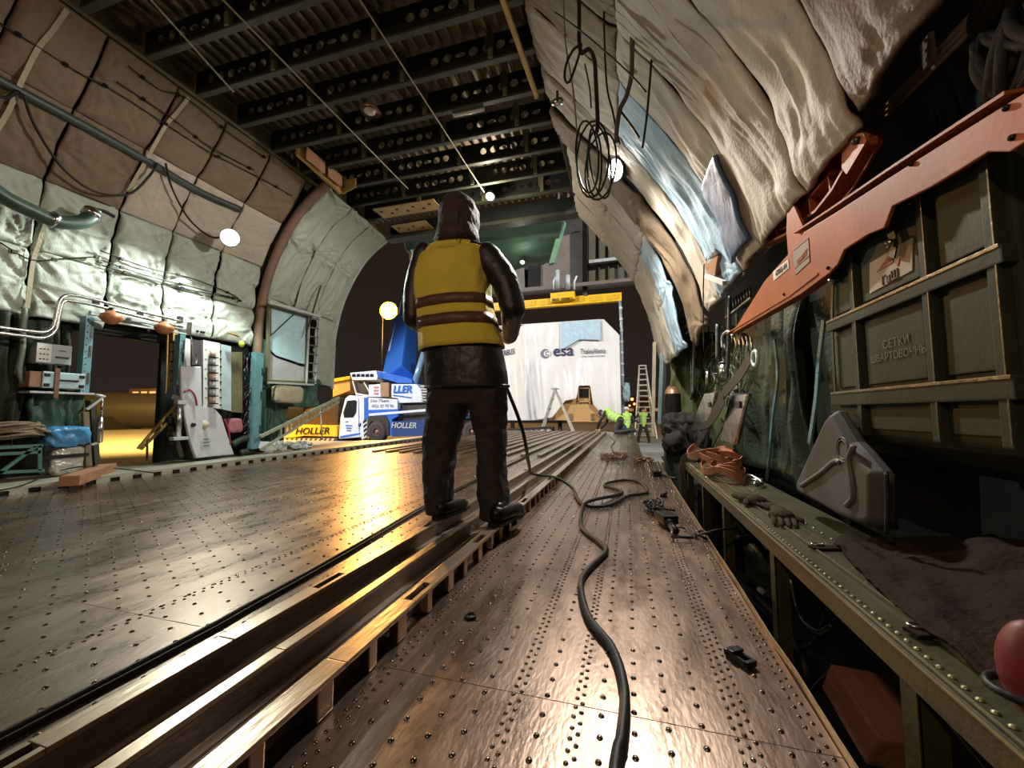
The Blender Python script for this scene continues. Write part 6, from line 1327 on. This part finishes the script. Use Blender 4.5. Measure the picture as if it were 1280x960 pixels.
for i in range(4): b.prism([K(453.5 + .4 * (3 - i) + .2, 546 - 5.5 * i, -.07), K(458, 543 - 5.5 * i, -.07), K(458, 540 - 5.5 * i, -.07), K(453.5 + .4 * (3 - i) + .2, 543 - 5.5 * i, -.07)], (0, .02, 0))
b.build('hazard_stripes', BLK, t)
slab('front_ballast', [(356, 549), (374, 533), (377, 531), (421, 532), (421, 546), (380, 545)], CYEL, t, -.1, 2.2, .03)
text('HOLLER', K(390, 539, -.13), K(405, 538.6, -.13) - K(375, 539, -.13), Zd, (.62, .50), BLK, t, bold=.015, extrude=.005, shear=.2)
slab('boom_head', [(362, 535), (382, 512), (402, 506), (424, 500), (422, 532), (378, 531)], mat('dark_bronze', (.10, .06, .03), .35, .4), t, .3, 1.6, .05)
slab('front_bumper', [(347, 552), (356, 547), (421, 547), (421, 551)], mat('bumper_dark', (.06, .04, .04), .6), t, -.12, 2.0); b = MB()
for i in range(11): b.prism([K(353 + 6 * i, 551.3, -.15), K(356 + 6 * i, 551.3, -.15), K(358 + 6 * i, 548, -.15), K(355 + 6 * i, 548, -.15)], (0, .02, 0))
b.build('warning_blocks', mat('warn_tan', (.6, .42, .22), .5), t)
eb = slab('engine_box', [(460, 497), (497, 499), (497, 512), (460, 513)], CWHT, t, 0, 2.4, .04); text('Uw Team', K(474, 501, -.03), X, Zd, (.28, .22), LG, eb, extrude=.004, shear=.3); text('0421 87 78 90', K(478, 507.5, -.03), X, Zd, (.22, .22), LG, eb, extrude=.004)
slab('chassis_blue', [(455, 497), (460, 497), (460, 512.5), (498, 511.5), (498, 520), (490, 524), (490, 545), (484, 545), (484, 528), (478, 524), (462, 525), (455, 530)], BOOM, t, -.01, 2.4)
slab('white_stripe', [(461, 517), (534, 511), (534, 514), (461, 520)], CWHT, t, -.06, .06)
slab('fender', [(460, 521), (482, 520), (486, 527), (486, 545), (483, 545), (481, 532), (476, 527), (464, 527), (460, 532)], DSTEEL, t, -.08, .5)
slab('skirt', [(490, 527), (545, 524), (545, 544), (490, 546)], NAVY, t, -.04, 2.4); text('HOLLER', K(504.5, 532, -.07), X, Zd, (.40, .40), LGREY, t, bold=.015, extrude=.005, shear=.2)
slab('deck_grey', [(497, 507), (545, 503), (545, 525), (497, 527)], DSTEEL, t, .3, 1.8)
for px, lab in ((470, 0), (560, 0), (590, 0)):
    wc = K(px, 539.5, -.15); b = MB(); b.revolve(wc + V((0, .0, 0)), (0, 1, 0), [(.16, 0), (.30, 0), (.50, .0), (.54, .06), (.54, .36), (.48, .42), (.2, .42)], 26); w_ = b.build('wheel', mat('tyre%d' % px, (.05, .035, .035), .8), t); b = MB(); b.revolve(wc + V((0, .10, 0)), (0, 1, 0), [(.001, -.06), (.10, -.06), (.12, 0), (.24, .02), (.30, -.10), (.32, -.10), (.32, .05)], 20); b.build('hub', mat('hub%d' % px, (.28, .12, .10), .5), w_)
sup = slab('superstructure', [(489, 480), (521, 480), (526, 487), (531, 503), (497, 504), (497, 498), (489, 497)], CWHT, t, .1, 2.0, .04); text('LLER', K(502.5, 487, .06), X, Zd, (.52, .52), BOOM, sup, bold=.03, extrude=.005, shear=.2); b = MB(); b.bar(K(491, 494, .07), K(514, 497, .07), .02, .05); b.build('underline', BOOM, sup)
b = MB()
for i in range(6): b.bar(K(527, 483 + 3.4 * i, .1), K(545, 483 + 3.4 * i, .1), .3, .06)
b.build('cooling_slats', LGREY, t)
slab('brown_cover', [(475, 478), (486, 478), (486, 496), (476, 496)], mat('cover_brown', (.28, .17, .09), .6), t, .1, 1.2); slab('stowage_box', [(461, 481), (475, 480), (476, 496), (461, 496)], CWHT, t, .1, 1.2); b = MB()
for i in range(3): b.box(K(470, 484 + 4 * i, .07), (.25, .03, .07))
b.build('red_marks', mat('mark_red', (.6, .12, .12), .5), t)
oc = slab('operator_cab', [(437, 466), (470, 463), (472, 471), (471, 475), (440, 475)], CWHT, t, .1, 1.4, .03); b = MB()
for i in range(5): b.prism([K(440 + 5.6 * i, 471, .07), K(444.5 + 5.6 * i, 471, .07), K(444 + 5.6 * i, 467.3, .07), K(440 + 5.6 * i, 467.5, .07)], (0, .04, 0))
b.build('window_strip', GLS, oc)
slab('rigging', [(441, 476), (460, 477), (462, 490), (445, 494)], DSTEEL, t, .4, .8); b = MB(); b.bar(K(441, 476, .3), K(446, 494, .3), .06, .06, (0, 1, 0)); b.bar(K(445, 492, .3), K(462, 495, .3), .08, .08); b.bar(K(455, 478, .3), K(462, 490, .3), .05, .05, (0, 1, 0)); b.build('hand_rail', WHT, t)
slab('counter_jib', [(472, 464), (505, 471), (514, 474), (516, 479), (498, 479), (474, 472)], BOOM, t, .3, 1.2, .03)
b = MB(); b.cyl(K(518, 480, .6), at(530, 440, y=CY + 1.4), .16, .16, 14); b.build('lift_cylinder', mat('cyl_bluegrey', (.22, .34, .52), .3, .3), t)
# boom in telescoping sections
pb0 = at(498, 474, y=CY + 1.2); pt = at(517.5, 322, y=46)
d = (pt - pb0)
for i, (f0, f1, w_) in enumerate(((0, .30, 1.5), (.28, .55, 1.25), (.53, .78, 1.05), (.76, 1.0, .85))):
    b = MB(); b.bar(pb0 + d * f0, pb0 + d * f1, w_ * .75, w_, (1, -.6, 0), .12); b.build('boom_section', BOOM if i < 2 else mat('boom_pale%d' % i, (.12, .22, .60), .35), t)
b = MB(); b.bar(pb0 + d * .1 + V((-.75, -.2, .1)), pb0 + d * .45 + V((-.5, -.2, .1)), .12, .2); b.bar(pb0 + d * .0 + V((-.8, -.2, 0)), pb0 + d * .25 + V((-.7, -.2, 0)), .10, .18); b.build('boom_rail', WHT, t)
b = MB(); c = pb0 + d * .98; b.box(c + V((0, -.4, .2)), (.4, .8, 1.2), None, .05); b.build('boom_tip', CWHT, t)
# yellow/orange stuff left of crane
t = thing('orange_ballast', 'pale orange folded jib parts behind the crane cab', 'jib', tuple(at(426, 500, y=20.5))); b = MB(); b.prism([at(*p, y=20.5) for p in ((416, 478), (437, 471), (438, 488), (416, 496))], (0, 1, 0)); b.build('jib', mat('jib_tan', (.5, .30, .14), .5), t); b = MB(); b.bar(at(414, 476, y=20.4), at(438, 472, y=20.4), .1, .2); b.build('rail', CYEL, t); MB().box(at(430, 525, y=21.4), (1.2, .8, 3.0)).build('stand', DSTEEL, t)
# blue truck between the legs
t = thing('blue_truck', 'small blue truck with yellow crane top seen between the legs', 'truck', tuple(at(586, 545, y=25)))
def K2(px, py): return at(px, py, y=25)
b = MB(); b.prism([K2(572, 531), K2(572, 511), K2(596, 511), K2(596, 531)], (0, 5, 0)); b.build('body', BOOM, t); b = MB(); b.prism([K2(580, 510), K2(581, 503), K2(592, 503), K2(594, 510)], (0, 2, 0)); b.prism([K2(583, 503), K2(585, 491), K2(590, 491), K2(591, 503)], (0, 1, 0)); b.build('yellow_top', CYEL, t)
text('HOLLER', K2(586, 515.5) - V((0, .05, 0)), X, Zd, (.42, .42), WHT, t, bold=.02, extrude=.005, shear=.2); b = MB(); b.cyl(K2(584, 525) - V((0, .06, 0)), K2(584, 525), .13, .13, 12); b.build('headlight', emis('headl', (1, .7, .45), 3), t)
for px in (577, 592): q = K2(px, 534); MB().revolve(V((q.x, 25.4, -.28)), (1, 0, 0), [(.2, -.15), (.5, -.15), (.5, .15), (.2, .15)], 18).build('wheel', BLK, t)
# ---- raised nose seen through the opening
NY = 10.5
def N(px, py, dy=0): return at(px, py, y=NY + dy)
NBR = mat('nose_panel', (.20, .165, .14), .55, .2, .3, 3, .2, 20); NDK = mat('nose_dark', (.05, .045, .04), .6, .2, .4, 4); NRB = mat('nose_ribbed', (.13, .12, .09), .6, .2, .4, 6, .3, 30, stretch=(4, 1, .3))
t = thing('raised_nose', 'dark framed underside of the raised aircraft nose beyond the opening', 'nose', tuple(N(720, 372)))
def npl(name, pts, m, dy=0, th=.15): b = MB(); b.prism([N(*p, dy) for p in pts], (0, th, 0)); return b.build(name, m, t)
npl('main_wall', [(560, 280), (640, 262), (880, 230), (880, 343), (800, 352), (640, 367), (600, 368)], NDK, .6, .3)
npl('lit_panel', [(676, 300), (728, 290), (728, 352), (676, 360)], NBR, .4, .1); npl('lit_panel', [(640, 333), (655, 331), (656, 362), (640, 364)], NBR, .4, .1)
npl('black_frame', [(728, 272), (734, 272), (734, 366), (728, 366)], BLKM, .1, .3)
npl('ribbed_panel', [(736, 283), (795, 275), (795, 318), (736, 325)], NRB, .4, .1); npl('ribbed_panel', [(736, 330), (800, 322), (800, 352), (736, 358)], NRB, .4, .1)
npl('ledge', [(736, 325), (800, 318), (800, 321), (736, 329)], LGREY, .2, .15); npl('ledge', [(640, 361), (800, 346), (800, 350), (640, 366)], NBR, .0, .2)
for px in (748, 760, 772, 784): npl('rib', [(px, 282), (px + 1.5, 282), (px + 1.5, 352), (px, 352)], NDK, .33, .08)
for px, y0_, y1_ in ((697, 338, 361), (710, 344, 361)): MB().cyl(N(px, y0_), N(px, y1_), .055, .055, 12).build('strut', LGREY, t)
for px in (692, 718): MB().tube([N(px + 3, 345), N(px, 352), N(px, 362)], .025, 8).build('handle', WHT, t)
npl('black_recess', [(660, 322), (674, 320), (675, 362), (660, 364)], BLK, .35, .06)
# green curtains
GC = mat('curtain_green', (.05, .105, .07), .5, 0, .3, 3, .6, 25)
t = thing('nose_curtain', 'green quilted curtain sagging under the header at the nose opening', 'curtain', tuple(at(640, 330, y=8)))
U, S = np.meshgrid(np.linspace(0, 1, 90), np.linspace(0, 1, 40), indexing='ij'); ptop = [at(p, q_, y=7.6) for p, q_ in ((505, 300), (560, 290), (640, 281), (706, 276))]; pbot = [at(p, q_, y=8.6) for p, q_ in ((530, 322), (575, 326), (645, 336), (692, 326))]
def ip(pts, u, a): return np.interp(u, np.linspace(0, 1, len(pts)), [p[a] for p in pts])
G = np.stack([ip(ptop, U, a) * (1 - S) + ip(pbot, U, a) * S for a in range(3)], -1); G[..., 2] += -.16 * np.sin(PI * S) * 1 + .04 * (ridge(U * 8 + S, S * 3) - .5) + .03 * (ridge(S * 9, U * 3) - .5); G[..., 1] -= .25 * np.sin(PI * S)
o = MB().grid(G).build('sagging_cloth', GC, t); md = o.modifiers.new('s', 'SOLIDIFY'); md.thickness = .03
for pts in ([(505, 298), (520, 297), (533, 335), (522, 330)], [(700, 279), (707, 277), (692, 328), (686, 330)]):
    b = MB(); b.prism([at(*p, y=7.7) for p in pts], (0, .1, 0)); b.build('side_flap', mat('flap%d' % pts[0][0], (.16, .36, .24), .5), t)
q = at(653, 328, y=7.9); lampthing('nose_lamp', q, (0, -.5, -.85), 'small oval lit lamp under the green curtain', .055, .06)
light('POINT', q + V((0, -.2, -.12)), 8, (.9, 1, .85), .05)
# distant apron lamps
for i, (px, py, r_, c_) in enumerate(((790, 499, .5, (1, .35, .1)), (787, 507, .3, (1, .4, .15)), (793, 505, .4, (1, .3, .1)), (813, 497, .25, (1, .5, .2)), (785, 511, .3, (1, .45, .2)))):
    q = at(px, py, y=110); t = thing('distant_lamp', 'tiny orange lamp far across the apron, %s' % ['topmost of the cluster', 'left in the cluster', 'right in the cluster', 'right of the tall ladder', 'lowest of the cluster'][i], 'lamp', (q.x, q.y, -.78), 0, 'far apron lamps'); MB().ball(q, r_ * .8, 8, 6).build('lantern', emis('far%d' % i, c_, 4), t); MB().cyl((q.x, q.y + .3, -.78), (q.x, q.y + .3, q.z), .08, .06, 6).build('pole', DSTEEL, t)
t = thing('distant_building', 'dark low building far behind the tall ladder', 'building', (12, 118, -.78)); b = MB(); b.box((8, 118, 2.2), (22, 6, 6)); b.box((14, 119, 5.5), (8, 4, 2)); b.build('walls', mat('far_wall', (.16, .10, .07), .8), t)
for i in range(5): MB().box((1 + 3.4 * i, 114.9, 1.5), (1.3, .1, .8)).build('window', emis('fwin%d' % i, (1, .45, .2), .35), t)
